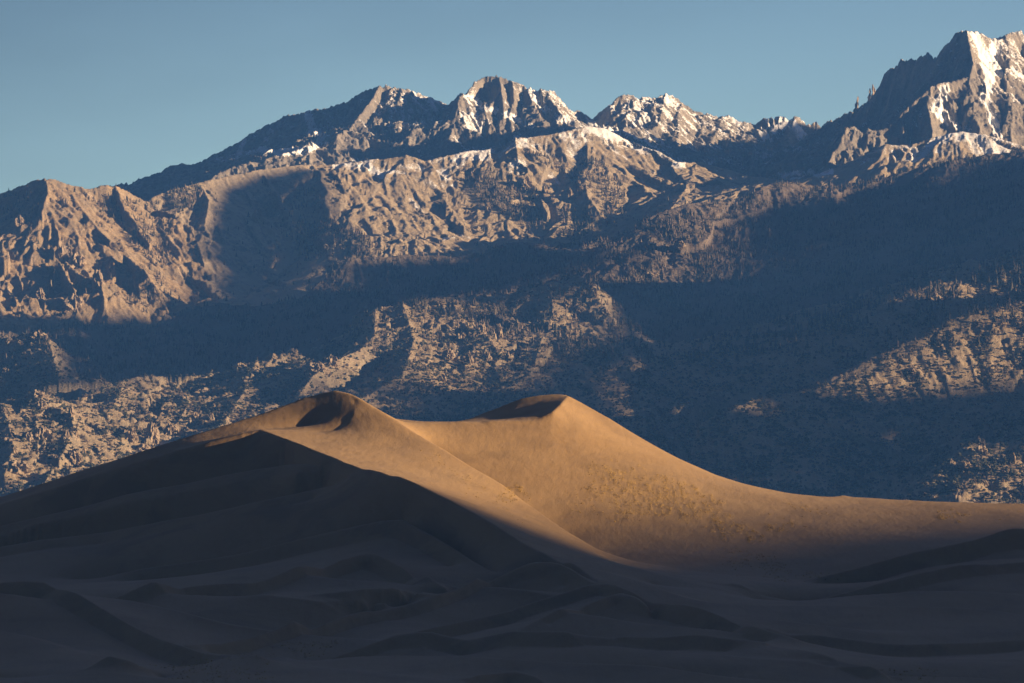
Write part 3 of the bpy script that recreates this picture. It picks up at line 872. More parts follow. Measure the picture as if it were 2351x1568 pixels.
DD([(600, 1530), (713, 1513), (813, 1488), (913, 1456), (988, 1450), (1038, 1463), (1075, 1471), (1138, 1458), (1176, 1450), (1251, 1453), (1326, 1460), (1426, 1452), (1526, 1456), (1601, 1452), (1680, 1462), (1763, 1470)],
   [(600, 2.27), (913, 2.33), (1763, 2.25)], 1.8)
DD([(1015, 1568), (1100, 1540), (1180, 1536), (1230, 1545), (1290, 1575)], [(1015, 2.17), (1180, 2.2), (1290, 2.17)], 1.2)
DD([(0, 1560), (180, 1545), (250, 1500 + 0), (300, 1515), (375, 1560)], [(0, 2.2), (375, 2.18)])
# right side
DD([(1838, 1332), (1913, 1315), (1988, 1297), (2063, 1277), (2113, 1262), (2188, 1247), (2238, 1237), (2283, 1222), (2313, 1212), (2351, 1211), (2500, 1215), (2700, 1240)], [(1838, 2.62), (2351, 2.64)], 4.0)
DD([(1680, 1330), (1701, 1333), (1751, 1357), (1800, 1366), (1838, 1372), (1888, 1367), (2013, 1337), (2113, 1315), (2263, 1290), (2351, 1285), (2500, 1290), (2700, 1300)], [(1680, 2.54), (1838, 2.52), (2351, 2.54)], 1.8)
DD([(1763, 1441), (1813, 1455), (1876, 1454), (1960, 1465), (2040, 1478), (2075, 1480), (2238, 1472), (2351, 1465), (2600, 1450)], [(1763, 2.34), (2075, 2.3), (2351, 2.32)], 1.4)
DD([(1763, 1478), (1900, 1500), (2000, 1535), (2060, 1575)], [(1763, 2.25), (2060, 2.17)], 1.2)
DD([(1500, 1345, 2.52), (1600, 1352, 2.51), (1700, 1372, 2.48)])
for yy, YY in ((1600, 2.12), (1720, 1.95), (1820, 1.8)):
    DD([(-6000, yy, YY), (8500, yy, YY)])
DD([(-6000, 1690, 3.3), (8500, 1690, 3.3)])
DD([(-6000, 1450, 3.12), (-600, 1400, 3.1), (600, 1300, 3.12), (1500, 1320, 3.14), (3000, 1330, 3.1), (8500, 1450, 3.1)])
# dunes that go on beyond both sides of the view
DD([(2351, 1158, 2.87), (2600, 1172, 2.85), (2900, 1210, 2.84), (3300, 1190, 2.82), (3800, 1260, 2.8), (4500, 1230, 2.78), (5500, 1330, 2.75), (8500, 1500, 2.7)])
DD([(-300, 1235, 2.94), (-700, 1300, 2.95), (-1200, 1260, 2.93), (-1800, 1330, 2.9), (-2800, 1300, 2.88), (-6000, 1500, 2.8)])
DD([(2700, 1240, 2.64), (3100, 1330, 2.6), (3700, 1300, 2.55), (4600, 1400, 2.5)], lip=3.0)
DD([(2700, 1300, 2.54), (3200, 1400, 2.45), (4000, 1390, 2.4)], lip=3.0)
DD([(-200, 1225, 2.88), (-600, 1330, 2.8), (-1300, 1350, 2.75), (-2300, 1420, 2.7)], lip=3.0)
DD([(-200, 1290, 2.80), (-700, 1400, 2.65), (-1500, 1400, 2.6)], lip=3.0)
DD([(-200, 1340, 2.40), (-700, 1430, 2.35), (-1500, 1450, 2.3)], lip=3.0)


GRASS = [([(1350, 1072), (1365, 1060), (1400, 1064), (1440, 1077), (1500, 1088), (1560, 1103), (1600, 1122), (1640, 1148), (1680, 1188), (1725, 1218), (1770, 1240), (1700, 1247), (1640, 1222),
           (1600, 1192), (1560, 1178), (1480, 1192), (1420, 1172), (1380, 1142), (1355, 1112)], 0.8),
         ([(1290, 1128), (1350, 1110), (1420, 1172), (1480, 1195), (1440, 1215), (1360, 1190), (1300, 1160)], 0.10),
         ([(955, 1028), (975, 1034), (1030, 1068), (1070, 1090), (1130, 1122), (1195, 1158), (1190, 1166), (1120, 1130), (1060, 1098), (1010, 1066)], 0.35),
         ([(1158, 1113), (1176, 1118), (1200, 1146), (1190, 1150), (1168, 1130)], 1.6), ([(1000, 1085), (1060, 1105), (1160, 1160), (1240, 1215), (1200, 1205), (1100, 1150)], 0.07),
         ([(1764, 1199), (1800, 1193), (1830, 1194), (1846, 1207), (1820, 1216), (1780, 1212)], 1.0), ([(1815, 1168), (1850, 1162), (1900, 1168), (1905, 1178), (1860, 1182)], 0.3),
         ([(2165, 1182), (2190, 1174), (2222, 1178), (2215, 1186), (2175, 1190)], 1.0), ([(2305, 1176), (2351, 1176), (2351, 1190), (2310, 1190)], 0.35),
         ([(1640, 1270), (1720, 1262), (1800, 1290), (1850, 1310), (1800, 1330), (1700, 1310)], 0.3), ([(1840, 1318), (1930, 1322), (1925, 1332), (1845, 1330)], 0.6),
         ([(590, 1480), (700, 1470), (800, 1470), (810, 1482), (700, 1500), (590, 1500)], 0.5), ([(380, 1510), (470, 1500), (600, 1510), (620, 1568), (400, 1568)], 0.25),
         ([(2030, 1545), (2130, 1530), (2160, 1560), (2060, 1575)], 0.3)]


def build_dunes():
    k0, k1, y0, y1 = -0.125, 0.125, 1800.0, 3300.0
    NR, NC = 1000, 1480
    K0, K1 = -0.5, 0.5
    ZO = stretch(DL, K0, K1, y0, y1, 512, 1024, 2500.0, -10.0, 200)
    for _ in range(2):
        Zp = np.pad(ZO, 1, mode='edge')
        ZO = ZO * 0.4 + 0.15 * (Zp[1:-1, :-2] + Zp[1:-1, 2:] + Zp[:-2, 1:-1] + Zp[2:, 1:-1])
    yo = np.linspace(y0, y1, ZO.shape[0])
    ko = np.linspace(K0, K1, ZO.shape[1])
    rim = []
    for kk in (k0, k1):
        cidx = (kk - K0) / (K1 - K0) * (ZO.shape[1] - 1)
        ci = int(cidx)
        zc = ZO[:, ci] * (1 - cidx + ci) + ZO[:, ci + 1] * (cidx - ci)
        rim.append(np.stack([kk * yo, yo, zc], -1))
    Z = stretch(DL + rim, k0, k1, y0, y1, NR, NC, 2500.0, 20.0, 90)
    # wind-rounded: a light blur takes the creases off
    for _ in range(3):
        Zp = np.pad(Z, 1, mode='edge')
        Z = Z * 0.4 + 0.15 * (Zp[1:-1, :-2] + Zp[1:-1, 2:] + Zp[:-2, 1:-1] + Zp[2:, 1:-1])
    Yg = np.repeat(np.linspace(y0, y1, Z.shape[0])[:, None], Z.shape[1], 1)
    Kg = np.repeat(np.linspace(k0, k1, Z.shape[1])[None, :], Z.shape[0], 0)
    Xg = Kg * Yg
    Z = Z + 0.9 * fbm(Xg / 60, Yg / 60, 3, 91) + 0.06 * fbm(Xg / 5, Yg / 9, 3, 95)
    # small wind ridges riding on the near dunes
    fade = smooth(2640 + 0.10 * Xg - Yg, 0, 120) * smooth(Yg, 1900, 2050)
    u_ = (Xg * 0.55 + Yg * 0.83) + 22 * fbm(Xg / 120, Yg / 120, 2, 97)
    v_ = (Xg * 0.83 - Yg * 0.55)
    q = u_ / 62 + 0.6 * noise(v_ / 160, u_ / 200, 98)
    saw = q - np.floor(q)
    crest = np.where(saw < 0.78, saw / 0.78, (1 - saw) / 0.22)
    Z = Z + fade * 5.6 * (crest - 0.5) * smooth(noise(v_ / 130, u_ / 90, 99), -0.35, 0.35)
    px, py = proj(Xg, Yg, Z)
    gd = np.zeros(Z.shape)
    jx_ = 55 * fbm(Xg / 14, Yg / 30, 4, 211, 0.7)
    jy_ = 22 * fbm(Xg / 14 + 9, Yg / 30, 4, 213, 0.7)
    for poly, dd in GRASS:
        gd = np.maximum(gd, inpoly(px + jx_, py + jy_, poly) * min(dd, 1.0))
    g_n = smooth(fbm(Xg / 4, Yg / 12, 4, 201, 0.8), -0.3, 0.6)
    L = gd * (0.2 + 0.8 * g_n)
    for _ in range(9):
        Lp = np.pad(L, 1, mode='edge')
        L = L * 0.4 + 0.15 * (Lp[1:-1, :-2] + Lp[1:-1, 2:] + Lp[:-2, 1:-1] + Lp[2:, 1:-1])
    Z = Z + L * (0.55 * (ridged(Xg / 2.6, Yg / 4.5, 3, 203, 0.6) - 0.2))
    Yo = np.repeat(yo[:, None], len(ko), 1)
    Xo = ko[None, :] * Yo
    Zo = ZO + 0.9 * fbm(Xo / 60, Yo / 60, 3, 91)
    return Xg, Yg, Z, L, Xo, Yo, Zo


DX, DY, DZ, DLIT, OX, OY, OZ = build_dunes()


def sand_mat():
    b = MatB("sand")
    n1 = b.noise(0.02, 4, 0.55)
    n2 = b.noise(0.25, 5, 0.6, (1, 0.35, 1))
    n3 = b.noise(3.0, 3, 0.6, (1, 0.5, 1))
    col = b.mix(b.step(n1, 0.35, 0.65), (0.325, 0.212, 0.102), (0.285, 0.182, 0.086))
    col = b.mix(b.step(n2, 0.4, 0.7), col, (0.305, 0.198, 0.098))
    n5 = b.noise(0.03, 4, 0.6, (0.8, 0.8, 1.0), 0.6)
    col = b.mix(b.math('MULTIPLY', b.step(n5, 0.46, 0.66), 0.55), col, (0.205, 0.135, 0.072))
    slope = b.n.new("ShaderNodeSeparateXYZ")
    b.l.new(b.geo.outputs["Normal"], slope.inputs[0])
    # paler where the sand lies flat
    col = b.mix(b.math('MULTIPLY', b.step(slope.outputs[2], 0.90, 0.99), 0.35), col, (0.40, 0.285, 0.17))
    gmix = b.math('MULTIPLY', b.attr("litter"), b.step(n3, 0.35, 0.65))
    col = b.mix(gmix, col, b.mix(b.step(n2, 0.4, 0.6), (0.47, 0.295, 0.075), (0.18, 0.12, 0.05)))
    b.color(col)
    b.bump(b.math('ADD', n2, b.math('MULTIPLY', n3, 0.35)), 0.6, 0.6)
    return b.m


m_sand = sand_mat()
link("sand_dunes", grid_mesh("sand_dunes", DX, DY, DZ, {"litter": DLIT}), m_sand, kind="structure", label="smooth tan sand dunes with two sunlit summits above shaded dark slopes")

om = np.abs(OX[:-1, :-1] / OY[:-1, :-1] + 0.0005) > 0.1245
link("sand_dunes", grid_mesh("outer_dunes", OX, OY, OZ, {"litter": OX * 0}, om), m_sand, kind="structure", label="sand dunes going on to both sides of the view")

# ground sheet under everything, out to the horizon
gm = MatB("plain")
gm.color((0.17, 0.13, 0.09))
s = 20000
link("ground", raw_mesh("ground", [(-s, -s, -48), (s, -s, -48), (s, s, -48), (-s, s, -48)], [0, 1, 2, 3], [4]), gm.m, kind="structure", label="flat dry valley floor")

# ------------------------------------------------------------------ added shadow casters, out of view at right, cut to the wanted shade
SHADE_M = [[(2450, 340), (2351, 356), (2188, 378), (2013, 424), (1900, 440), (1820, 452), (1755, 470), (1700, 492), (1660, 540), (1640, 590), (1600, 640), (1700, 700), (1800, 735),
            (1913, 715), (1950, 700), (2050, 660), (2138, 626), (2225, 598), (2263, 573), (2351, 528), (2450, 480)],
           [(1500, 1000), (1620, 950), (1780, 905), (1980, 902), (2100, 894), (2250, 872), (2351, 866), (2450, 864), (2450, 1250), (1500, 1250)],
           [(1392, 712), (1412, 690), (1440, 690), (1560, 690), (1640, 800), (1600, 1000), (1540, 1000), (1450, 775), (1405, 735)],
           [(1110, 880), (1180, 840), (1260, 800), (1340, 762), (1405, 733), (1450, 770), (1500, 850), (1570, 1000), (1520, 1230), (900, 1150), (880, 1000), (868, 930), (890, 890), (940, 880), (1000, 885),
            (1030, 897), (1080, 905)],
           [(800, 597), (960, 592), (1037, 598), (1112, 584), (1250, 570), (1325, 579), (1440, 547), (1440, 560), (1440, 600), (1400, 612), (1350, 640), (1312, 628), (1262, 646), (1162, 674),
            (1036, 680), (924, 692), (861, 705), (836, 730), (790, 790), (700, 803), (588, 828), (475, 855), (337, 857), (250, 885), (145, 917), (82, 893), (0, 912), (-60, 915),
            (-60, 890), (30, 860), (60, 830), (105, 775), (75, 760), (0, 758), (-60, 758), (-60, 718), (60, 722), (130, 728), (200, 722), (280, 715), (350, 730), (420, 722),
            (425, 690), (440, 655), (500, 612), (470, 590), (425, 588), (452, 560), (456, 530), (478, 500), (488, 466), (520, 428), (560, 408), (610, 398), (660, 390), (700, 383), (738, 392), (745, 450), (752, 520), (742, 590)],
           [(575, 950), (620, 918), (650, 892), (700, 872), (790, 850), (850, 822), (880, 850), (850, 880), (800, 935), (640, 960)],
           [(1650, 372), (1640, 350), (1700, 332), (1730, 305), (1765, 296), (1820, 280), (1889, 292), (1925, 280), (1900, 350), (1860, 395), (1820, 408), (1760, 405), (1700, 392)]]
LIT_M = [[(1780, 892), (1850, 868), (1905, 840), (1990, 790), (2050, 770), (1990, 772), (1890, 772), (1850, 762), (1913, 722), (1950, 704), (2050, 662), (2138, 628), (2225, 600), (2263, 575),
          (2351, 530), (2460, 480), (2460, 860), (2351, 862), (2250, 868), (2100, 890), (1980, 900), (1900, 905)],
         [(2115, 1035), (2163, 988), (2238, 965), (2351, 925), (2460, 880), (2460, 940), (2351, 957), (2250, 985), (2180, 1015)],
         [(1980, 1145), (2050, 1085), (2125, 1048), (2165, 1022), (2218, 988), (2250, 983), (2351, 966), (2460, 955), (2460, 1300), (1970, 1300)]]
SHADE_D = [[(-500, 1330), (-100, 1262), (0, 1240), (150, 1205), (300, 1170), (412, 1160), (504, 1150), (600, 1145), (720, 1145), (780, 1145), (836, 1145), (905, 1148),
            (954, 1140), (1029, 1158), (1104, 1180), (1160, 1198), (1260, 1214), (1400, 1218), (1500, 1212), (1600, 1206), (1700, 1200), (1800, 1192), (1900, 1186), (2000, 1180), (2100, 1174),
            (2200, 1170), (2351, 1166), (2700, 1180), (2700, 1900), (-500, 1900)]]


E1 = np.array([math.cos(SUN_AZ), math.sin(SUN_AZ), 0.0])
E2 = np.array([-math.sin(SUN_AZ) * math.sin(SUN_EL), math.cos(SUN_AZ) * math.sin(SUN_EL), math.cos(SUN_EL)])


def visible(X, Y, Z):
    ang = Z / Y
    run = np.maximum.accumulate(ang, axis=0)
    return ang >= run - 1e-7


def caster_from(name, X, Y, Z, vis, shade, lit, ca, cb, H, label, pad, fill=False):  # shapes an added, unseen sun blocker from the shade outlines
    px, py = proj(X[vis], Y[vis], Z[vis])
    m = np.zeros(px.shape, bool)
    if not fill:
        px = px + 22 * fbm(X[vis] / 90, Y[vis] / 90, 3, 401)
        py = py + 14 * fbm(X[vis] / 90 + 7, Y[vis] / 90, 3, 403)
    for p in shade:
        m |= inpoly(px, py, p)
    for p in lit:
        m &= ~inpoly(px, py, p)
    a = X[vis] * E1[0] + Y[vis] * E1[1]
    b = X[vis] * E2[0] + Y[vis] * E2[1] + Z[vis] * E2[2]
    a0, a1, b0, b1 = a.min() - pad, a.max() + pad, b.min() - pad, b.max() + pad
    na, nb = int((a1 - a0) / ca) + 1, int((b1 - b0) / cb) + 1
    ia = ((a - a0) / ca).astype(int)
    ib = ((b - b0) / cb).astype(int)
    tot = np.zeros((na, nb))
    sh = np.zeros((na, nb))
    np.add.at(tot, (ia, ib), 1)
    np.add.at(sh, (ia[m], ib[m]), 1)
    if fill:
        lit_c = (tot > 0) & (sh < 0.5 * tot)
        shd_c = (tot > 0) & ~lit_c
        for i_ in range(na):
            js = np.flatnonzero(shd_c[i_])
            if len(js) == 0:
                continue
            jl = np.flatnonzero(lit_c[i_])
            top_ = jl.min() - int(24 / cb) if len(jl) else js.max() + int(45 / cb)
            lo_, hi_ = js.min(), min(max(top_, 0), nb - 1)
            if hi_ > lo_:
                seg = slice(lo_, hi_)
                tot[i_, seg] = 1
                sh[i_, seg] = 1
    known = tot > 0
    val = np.where(known, sh / np.maximum(tot, 1), 0)
    # close the small gaps between samples, then leave the rest open sky
    F, W = val * known, known.astype(float)
    for _ in range(26):
        Fp, Wp = np.pad(F, 1), np.pad(W, 1)
        F = sum(Fp[i:i + na, j:j + nb] for i in range(3) for j in range(3)) / 9
        W = sum(Wp[i:i + na, j:j + nb] for i in range(3) for j in range(3)) / 9
        F = np.where(known, val, F)
        W = np.where(known, 1, W)
    M = F / np.maximum(W, 1e-6) * (W > 0.02)
    for _ in range(2):
        Mp = np.pad(M, 1)
        M = sum(Mp[i:i + na, j:j + nb] for i in range(3) for j in range(3)) / 9
    M[0] = M[-1] = 0
    M[:, 0] = M[:, -1] = 0
    inside = M > 0.5
    cell = inside[:-1, :-1] | inside[1:, :-1] | inside[:-1, 1:] | inside[1:, 1:]
    cell &= (M[:-1, :-1] + M[1:, :-1] + M[:-1, 1:] + M[1:, 1:]) > 2.0
    # distance-like thickness
    T = inside.astype(float)
    acc = np.zeros_like(T)
    for _ in range(10):
        acc += T
        Tp = np.pad(T, 1)
        T = np.minimum.reduce([Tp[1:-1, 1:-1], Tp[:-2, 1:-1], Tp[2:, 1:-1], Tp[1:-1, :-2], Tp[1:-1, 2:]])
    A = a0 + np.arange(na)[:, None] * ca + np.zeros((1, nb))
    Bc = b0 + np.arange(nb)[None, :] * cb + np.zeros((na, 1))
    t = (H - Bc * E2[2]) / SDIR[2]
    QX = A * E1[0] + Bc * E2[0] + t * SDIR[0]
    QY = A * E1[1] + Bc * E2[1] + t * SDIR[1]
    thick = np.maximum(acc - 1, 0) * 2.2 * (0.7 + 0.6 * noise(QX / 260, QY / 260, 5))
    idx = np.arange(na * nb).reshape(na, nb)
    q = np.stack([idx[:-1, :-1], idx[1:, :-1], idx[1:, 1:], idx[:-1, 1:]], -1)[cell]
    edge = np.zeros(na * nb, int)
    np.add.at(edge, q.reshape(-1), 1)
    edge = edge.reshape(na, nb) < 4
    thick = np.where(edge, 0, np.maximum(thick, 0.5))
    top = np.stack([QX, QY, H + thick], -1).reshape(-1, 3)
    bot = np.stack([QX, QY, H - 0.35 * thick], -1).reshape(-1, 3)
    used = np.zeros(na * nb, bool)
    used[q.reshape(-1)] = True
    rm = np.cumsum(used) - 1
    nt = used.sum()
    botmap = np.where(edge.reshape(-1), rm, rm + nt)
    ft = rm[q]
    fb = botmap[q][:, ::-1]
    faces = np.concatenate([ft, fb])
    co = np.concatenate([top[used], bot[used]])
    me = raw_mesh(name, co, faces.reshape(-1), np.full(len(faces), 4), True)
    print(name, len(faces), "faces; x from", co[:, 0].min(), "to", co[:, 0].max(), "y", co[:, 1].min(), co[:, 1].max(), "share", inside.mean())
    return link(name, me, m_caster, kind="structure", label=label)


mc = MatB("cloud")  # surface of the added shadow casters
mc.color((0.84, 0.83, 0.82))
m_caster = mc.m
inner = np.abs(MX / MY) < 0.1005
dune_top = np.interp(MX / MY, DX[0] / DY[0], (DZ / DY).max(0))
visM = visible(MX, MY, MZ) & inner & (MZ / MY > dune_top)
visD = visible(DX, DY, DZ) & (np.abs(DX / DY) < 0.12)
caster_from("shade_caster", MX, MY, MZ, visM, SHADE_M, LIT_M, 9.0, 5.0, 1760.0, "unseen cloud sheet added at right, cut to shade the mountainside", 60)
caster_from("shade_caster", DX, DY, DZ, visD, SHADE_D, [], 6.0, 3.0, 1760.0, "unseen cloud sheet added at right, cut to shade the near dunes", 60, True)

# ------------------------------------------------------------------ rock outcrops, trees, bushes, grass
rng = np.random.default_rng(7)
pxM, pyM = proj(MX, MY, MZ)
vis_idx = np.flatnonzero(visM.reshape(-1))
vpx = pxM.reshape(-1)[vis_idx]
vpy = pyM.reshape(-1)[vis_idx]
BK = 12
bkey = (vpx // BK).astype(int) * 1000 + (vpy // BK).astype(int)
order = np.argsort(bkey, kind='stable')
bk_sorted = bkey[order]


def on_mountain(x, y):
    """visible mountain point nearest to a bearing"""
    best = None
    for dx in (-1, 0, 1):
        for dy in (-1, 0, 1):
            k = (int(x // BK) + dx) * 1000 + int(y // BK) + dy
            lo, hi = np.searchsorted(bk_sorted, k), np.searchsorted(bk_sorted, k + 1)
            if hi > lo:
                ii = order[lo:hi]
                d = (vpx[ii] - x) ** 2 + (vpy[ii] - y) ** 2
                j = int(np.argmin(d))
                if best is None or d[j] < best[0]:
                    best = (d[j], vis_idx[ii[j]])
    if best is None:
        return None
    i = best[1]
    return np.array([MX.flat[i], MY.flat[i], MZ.flat[i]], float)


def crag_mesh(w, h, d, seed):
    """a craggy rock: upright fins and ledges around a squat core, closed surface"""
    nu, nv = 40, 22
    th = np.linspace(0, 2 * np.pi, nu, endpoint=False)[None, :] + np.zeros((nv, 1))
    ph = np.linspace(0.04, np.pi - 0.04, nv)[:, None] + np.zeros((1, nu))
    sx, sy, sz = np.sin(ph) * np.cos(th), np.sin(ph) * np.sin(th), np.cos(ph)
    f = np.concatenate([sx.reshape(-1, 1), sy.reshape(-1, 1), sz.reshape(-1, 1)], 1)
    u = np.cos(th) * 2.2 + seed * 3.7
    v = np.sin(th) * 2.2 + seed * 1.3
    fins = ridged(u * 1.3, v * 1.3 + sz * 0.35, 3, seed, 0.6)
    lump = fbm(u * 0.8 + sz * 1.3, v * 0.8 - sz, 3, seed + 9)
    r = 0.72 + 0.5 * (fins - 0.4) + 0.5 * lump
    steps = 0.08 * np.sign(noise(sz * 4 + u, v + sz * 2, seed + 3))
    r = np.clip(r + steps, 0.3, 1.5)
    top = 1 + 0.55 * noise(sx * 2.4 + seed, sy * 2.4, seed + 5) + 0.3 * noise(sx * 6 + seed, sy * 6, seed + 6)
    X = sx * r * w / 2
    Y_ = sy * r * d / 2
    Z = np.where(sz > 0, sz * top * h * 0.62, sz * h * 0.6)
    co = np.stack([X, Y_, Z], -1).reshape(-1, 3)
    co = np.concatenate([co, [[0, 0, Z[0].mean()], [0, 0, Z[-1].mean()]]])
    idx = np.arange(nu * nv).reshape(nv, nu)
    nx = np.roll(idx, -1, 1)
    q = np.stack([idx[:-1], idx[1:], nx[1:], nx[:-1]], -1).reshape(-1, 4)
    t1 = np.stack([np.full(nu, nu * nv), idx[0], nx[0]], -1)
    t2 = np.stack([np.full(nu, nu * nv + 1), nx[-1], idx[-1]], -1)
    return raw_mesh("crag", co, np.concatenate([q.reshape(-1), t1.reshape(-1), t2.reshape(-1)]), [4] * len(q) + [3] * (2 * nu))


def spire_mesh(w, h, seed):
    nz, ns = 12, 9
    co = []
    for k in range(nz):
        t = k / (nz - 1)
        rr = w * 0.5 * (1.25 - 1.1 * t ** 0.8) * (1 + 0.25 * math.sin(k * 2.1 + seed))
        cx = w * 0.35 * (t - 0.4) * math.sin(seed * 2 + 1)
        for j in range(ns):
            a_ = 6.283 * j / ns
            q = rr * (0.85 + 0.3 * math.sin(j * 2.3 + seed + k * 0.7))
            co.append((cx + q * math.cos(a_), q * math.sin(a_) * 1.3, h * (t * 1.0 - 0.45)))
    co.append((co[-1][0], 0, h * 0.56))
    fs, cn_ = [], []
    for k in range(nz - 1):
        for j in range(ns):
            fs += [k * ns + j, k * ns + (j + 1) % ns, (k + 1) * ns + (j + 1) % ns, (k + 1) * ns + j]
            cn_.append(4)
    for j in range(ns):
        fs += [(nz - 1) * ns + j, (nz - 1) * ns + (j + 1) % ns, nz * ns]
        cn_.append(3)
    fs += list(range(ns - 1, -1, -1))
    cn_.append(ns)
    return raw_mesh("spire", co, fs, cn_)


cm = MatB("crag_rock")
cn = cm.noise(0.08, 6, 0.7, (1, 1, 0.35))
cn2 = cm.noise(0.4, 4, 0.7)
cc = cm.mix(cm.step(cn, 0.36, 0.64), (0.46, 0.355, 0.235), (0.33, 0.255, 0.18))
cc = cm.mix(cm.step(cn2, 0.5, 0.75), cc, (0.20, 0.16, 0.12))
cm.color(cc)
cm.bump(cm.math('ADD', cn, cn2), 5.0, 1.0)

CRAGS = [  # bearing x, y, width, height, label (None: one of the small look-alikes)
    (1967, 244, 17, 50, "leftmost thin dark spire on the skyline of the right massif"), (1997, 224, 15, 46, "shorter of the paired dark spires on the skyline of the right massif"),
    (2008, 218, 20, 52, "taller of the paired dark spires on the skyline of the right massif"),
    (85, 914, 45, 24, "broad pale crag capping the leftmost foothill knoll"), (95, 935, 25, 18, None), (164, 959, 14, 38, "tall narrow pale rock pillar right of the leftmost knoll"),
    (150, 1014, 22, 34, "upright rock fin below the tall narrow pillar"), (176, 1001, 10, 22, None), (95, 1006, 42, 36, "wide fluted cliff below the leftmost knoll"), (65, 1010, 20, 24, None),
    (8, 946, 16, 12, None), (15, 1020, 26, 18, "low pale crag at the left edge above the dune line"), (172, 1058, 34, 26, "smooth round pale boulder just above the dune slope at left"),
    (193, 1046, 9, 28, "thin standing rock beside the smooth round boulder"), (127, 1058, 16, 20, None), (40, 1078, 60, 30, "broad yellow crag in the lower left corner of the foothills"),
    (33, 1040, 12, 24, None), (300, 1012, 28, 36, "rugged crag on the left side of the dark gully above the left dune"), (320, 990, 14, 12, None),
    (350, 1005, 26, 46, "tall crag in the dark gully above the left dune"), (330, 1030, 30, 16, None), (392, 996, 34, 34, "fluted crag right of the dark gully, lowest before the dune line"),
    (448, 962, 18, 20, "grey crag halfway between the fluted crag and the shaded ravine"), (484, 964, 13, 24, "small leaning crag nearest the shaded ravine"), (492, 940, 8, 18, None), (420, 918, 12, 10, None),
    (552, 848, 40, 18, "long jagged outcrop on the left foothill crest"), (87, 772, 34, 18, "knobbly crag on the small crest at the left edge below the shade"), (45, 800, 24, 20, None), (22, 786, 16, 14, None),
    (15, 862, 20, 24, None), (38, 850, 16, 18, None), (624, 824, 26, 18, "rounded crag on the crest left of the shaded ravine"), (672, 812, 24, 14, "flat topped crag at the right end of the left foothill crest"),
    (729, 852, 44, 26, "lowest crag of the long slanting rock rib in the middle foothill"), (762, 835, 34, 24, "middle crag of the long slanting rock rib in the middle foothill"),
    (790, 814, 26, 22, "upper crag of the long slanting rock rib in the middle foothill"), (650, 838, 18, 14, None), (1062, 782, 28, 24, "pale crag in the middle of the central foothill slope"),
    (1107, 762, 20, 26, "crag above and right of the central foothill crag"), (1144, 778, 20, 44, "tall crag band at the right side of the central foothill slope"), (879, 714, 22, 12, "jagged outcrop on the upper left shoulder of the central foothill"),
    (907, 748, 16, 10, None), (1009, 697, 22, 10, "small outcrop on the central foothill crest"), (1079, 834, 16, 34, "narrow upright crag low on the central foothill"), (1029, 820, 26, 26, "blocky crag low on the central foothill"),
    (1122, 828, 14, 24, None), (1017, 876, 15, 20, "bright lone boulder at the foot of the central foothill"), (814, 798, 20, 14, None), (1347, 650, 14, 28, "rock edge on the round top of the foothill nose"),
    (1367, 682, 11, 26, "bright rock edge descending from the foothill nose"), (1388, 720, 24, 14, "last sunlit crag of the foothill nose beside the shade"), (1302, 702, 18, 16, None), (1335, 714, 22, 14, None),
    (1272, 722, 18, 14, None), (1392, 662, 12, 18, "small spire just behind the foothill nose"), (1460, 680, 14, 22, "crag among trees right of the foothill nose"), (1515, 662, 12, 14, None), (1497, 630, 30, 9, None),
    (1562, 567, 18, 14, "lone crag among dense trees on the lit forest slope"), (1167, 826, 14, 24, None), (1250, 795, 22, 9, None),
    (2250, 1018, 24, 20, "topmost bright crag of the lower right foothill"), (2253, 1042, 28, 26, "largest bright crag of the lower right foothill"), (2218, 1074, 32, 20, "slanting crag below the largest crag at lower right"),
    (2185, 1072, 18, 22, "left crag of the lower right foothill beside the shade"), (2328, 1064, 12, 32, "narrow rock rib near the right edge of the lower right foothill"), (2095, 853, 28, 12, "flat yellow outcrop on the lit middle right slope"),
    (2270, 1078, 14, 14, None), (2260, 1112, 14, 12, None), (2118, 1105, 12, 9, None), (2238, 1150, 30, 10, "low crag right above the dune saddle at right"), (2145, 1142, 18, 9, None), (2315, 1128, 12, 14, None),
    (2050, 710, 16, 12, None), (2063, 726, 26, 12, "pale outcrop among trees on the upper right ridge"), (1988, 752, 26, 7, None),
    (140, 596, 30, 40, "left half of the big orange cliff on the left mountain"), (177, 608, 38, 38, "right half of the big orange cliff on the left mountain"), (225, 655, 24, 46, "pointed orange spire on the left mountain"),
    (172, 704, 44, 38, "large crag at the shadow edge low on the left mountain"), (92, 690, 22, 38, "crag left of the shadow edge crag on the left mountain"), (115, 678, 10, 40, None), (160, 576, 20, 20, None),
    (150, 468, 14, 18, None), (45, 516, 20, 28, "grey crag among trees on the upper left mountain"), (699, 547, 10, 24, None), (694, 572, 14, 18, None), (746, 572, 14, 14, None), (487, 560, 22, 10, None),
    (590, 508, 24, 34, "grey crag in the shaded hollow of the middle mountain"), (1333, 446, 20, 26, "right of the paired grey crags among trees on the middle mountain"),
    (1308, 455, 12, 30, "left of the paired grey crags among trees on the middle mountain"), (1121, 480, 14, 22, "narrow crag among trees on the middle mountain's left grove"), (1206, 428, 30, 28, "broad grey slab in the centre of the middle mountain"),
    (1251, 441, 14, 20, "small crag right of the broad grey slab"), (1243, 496, 20, 16, None)]
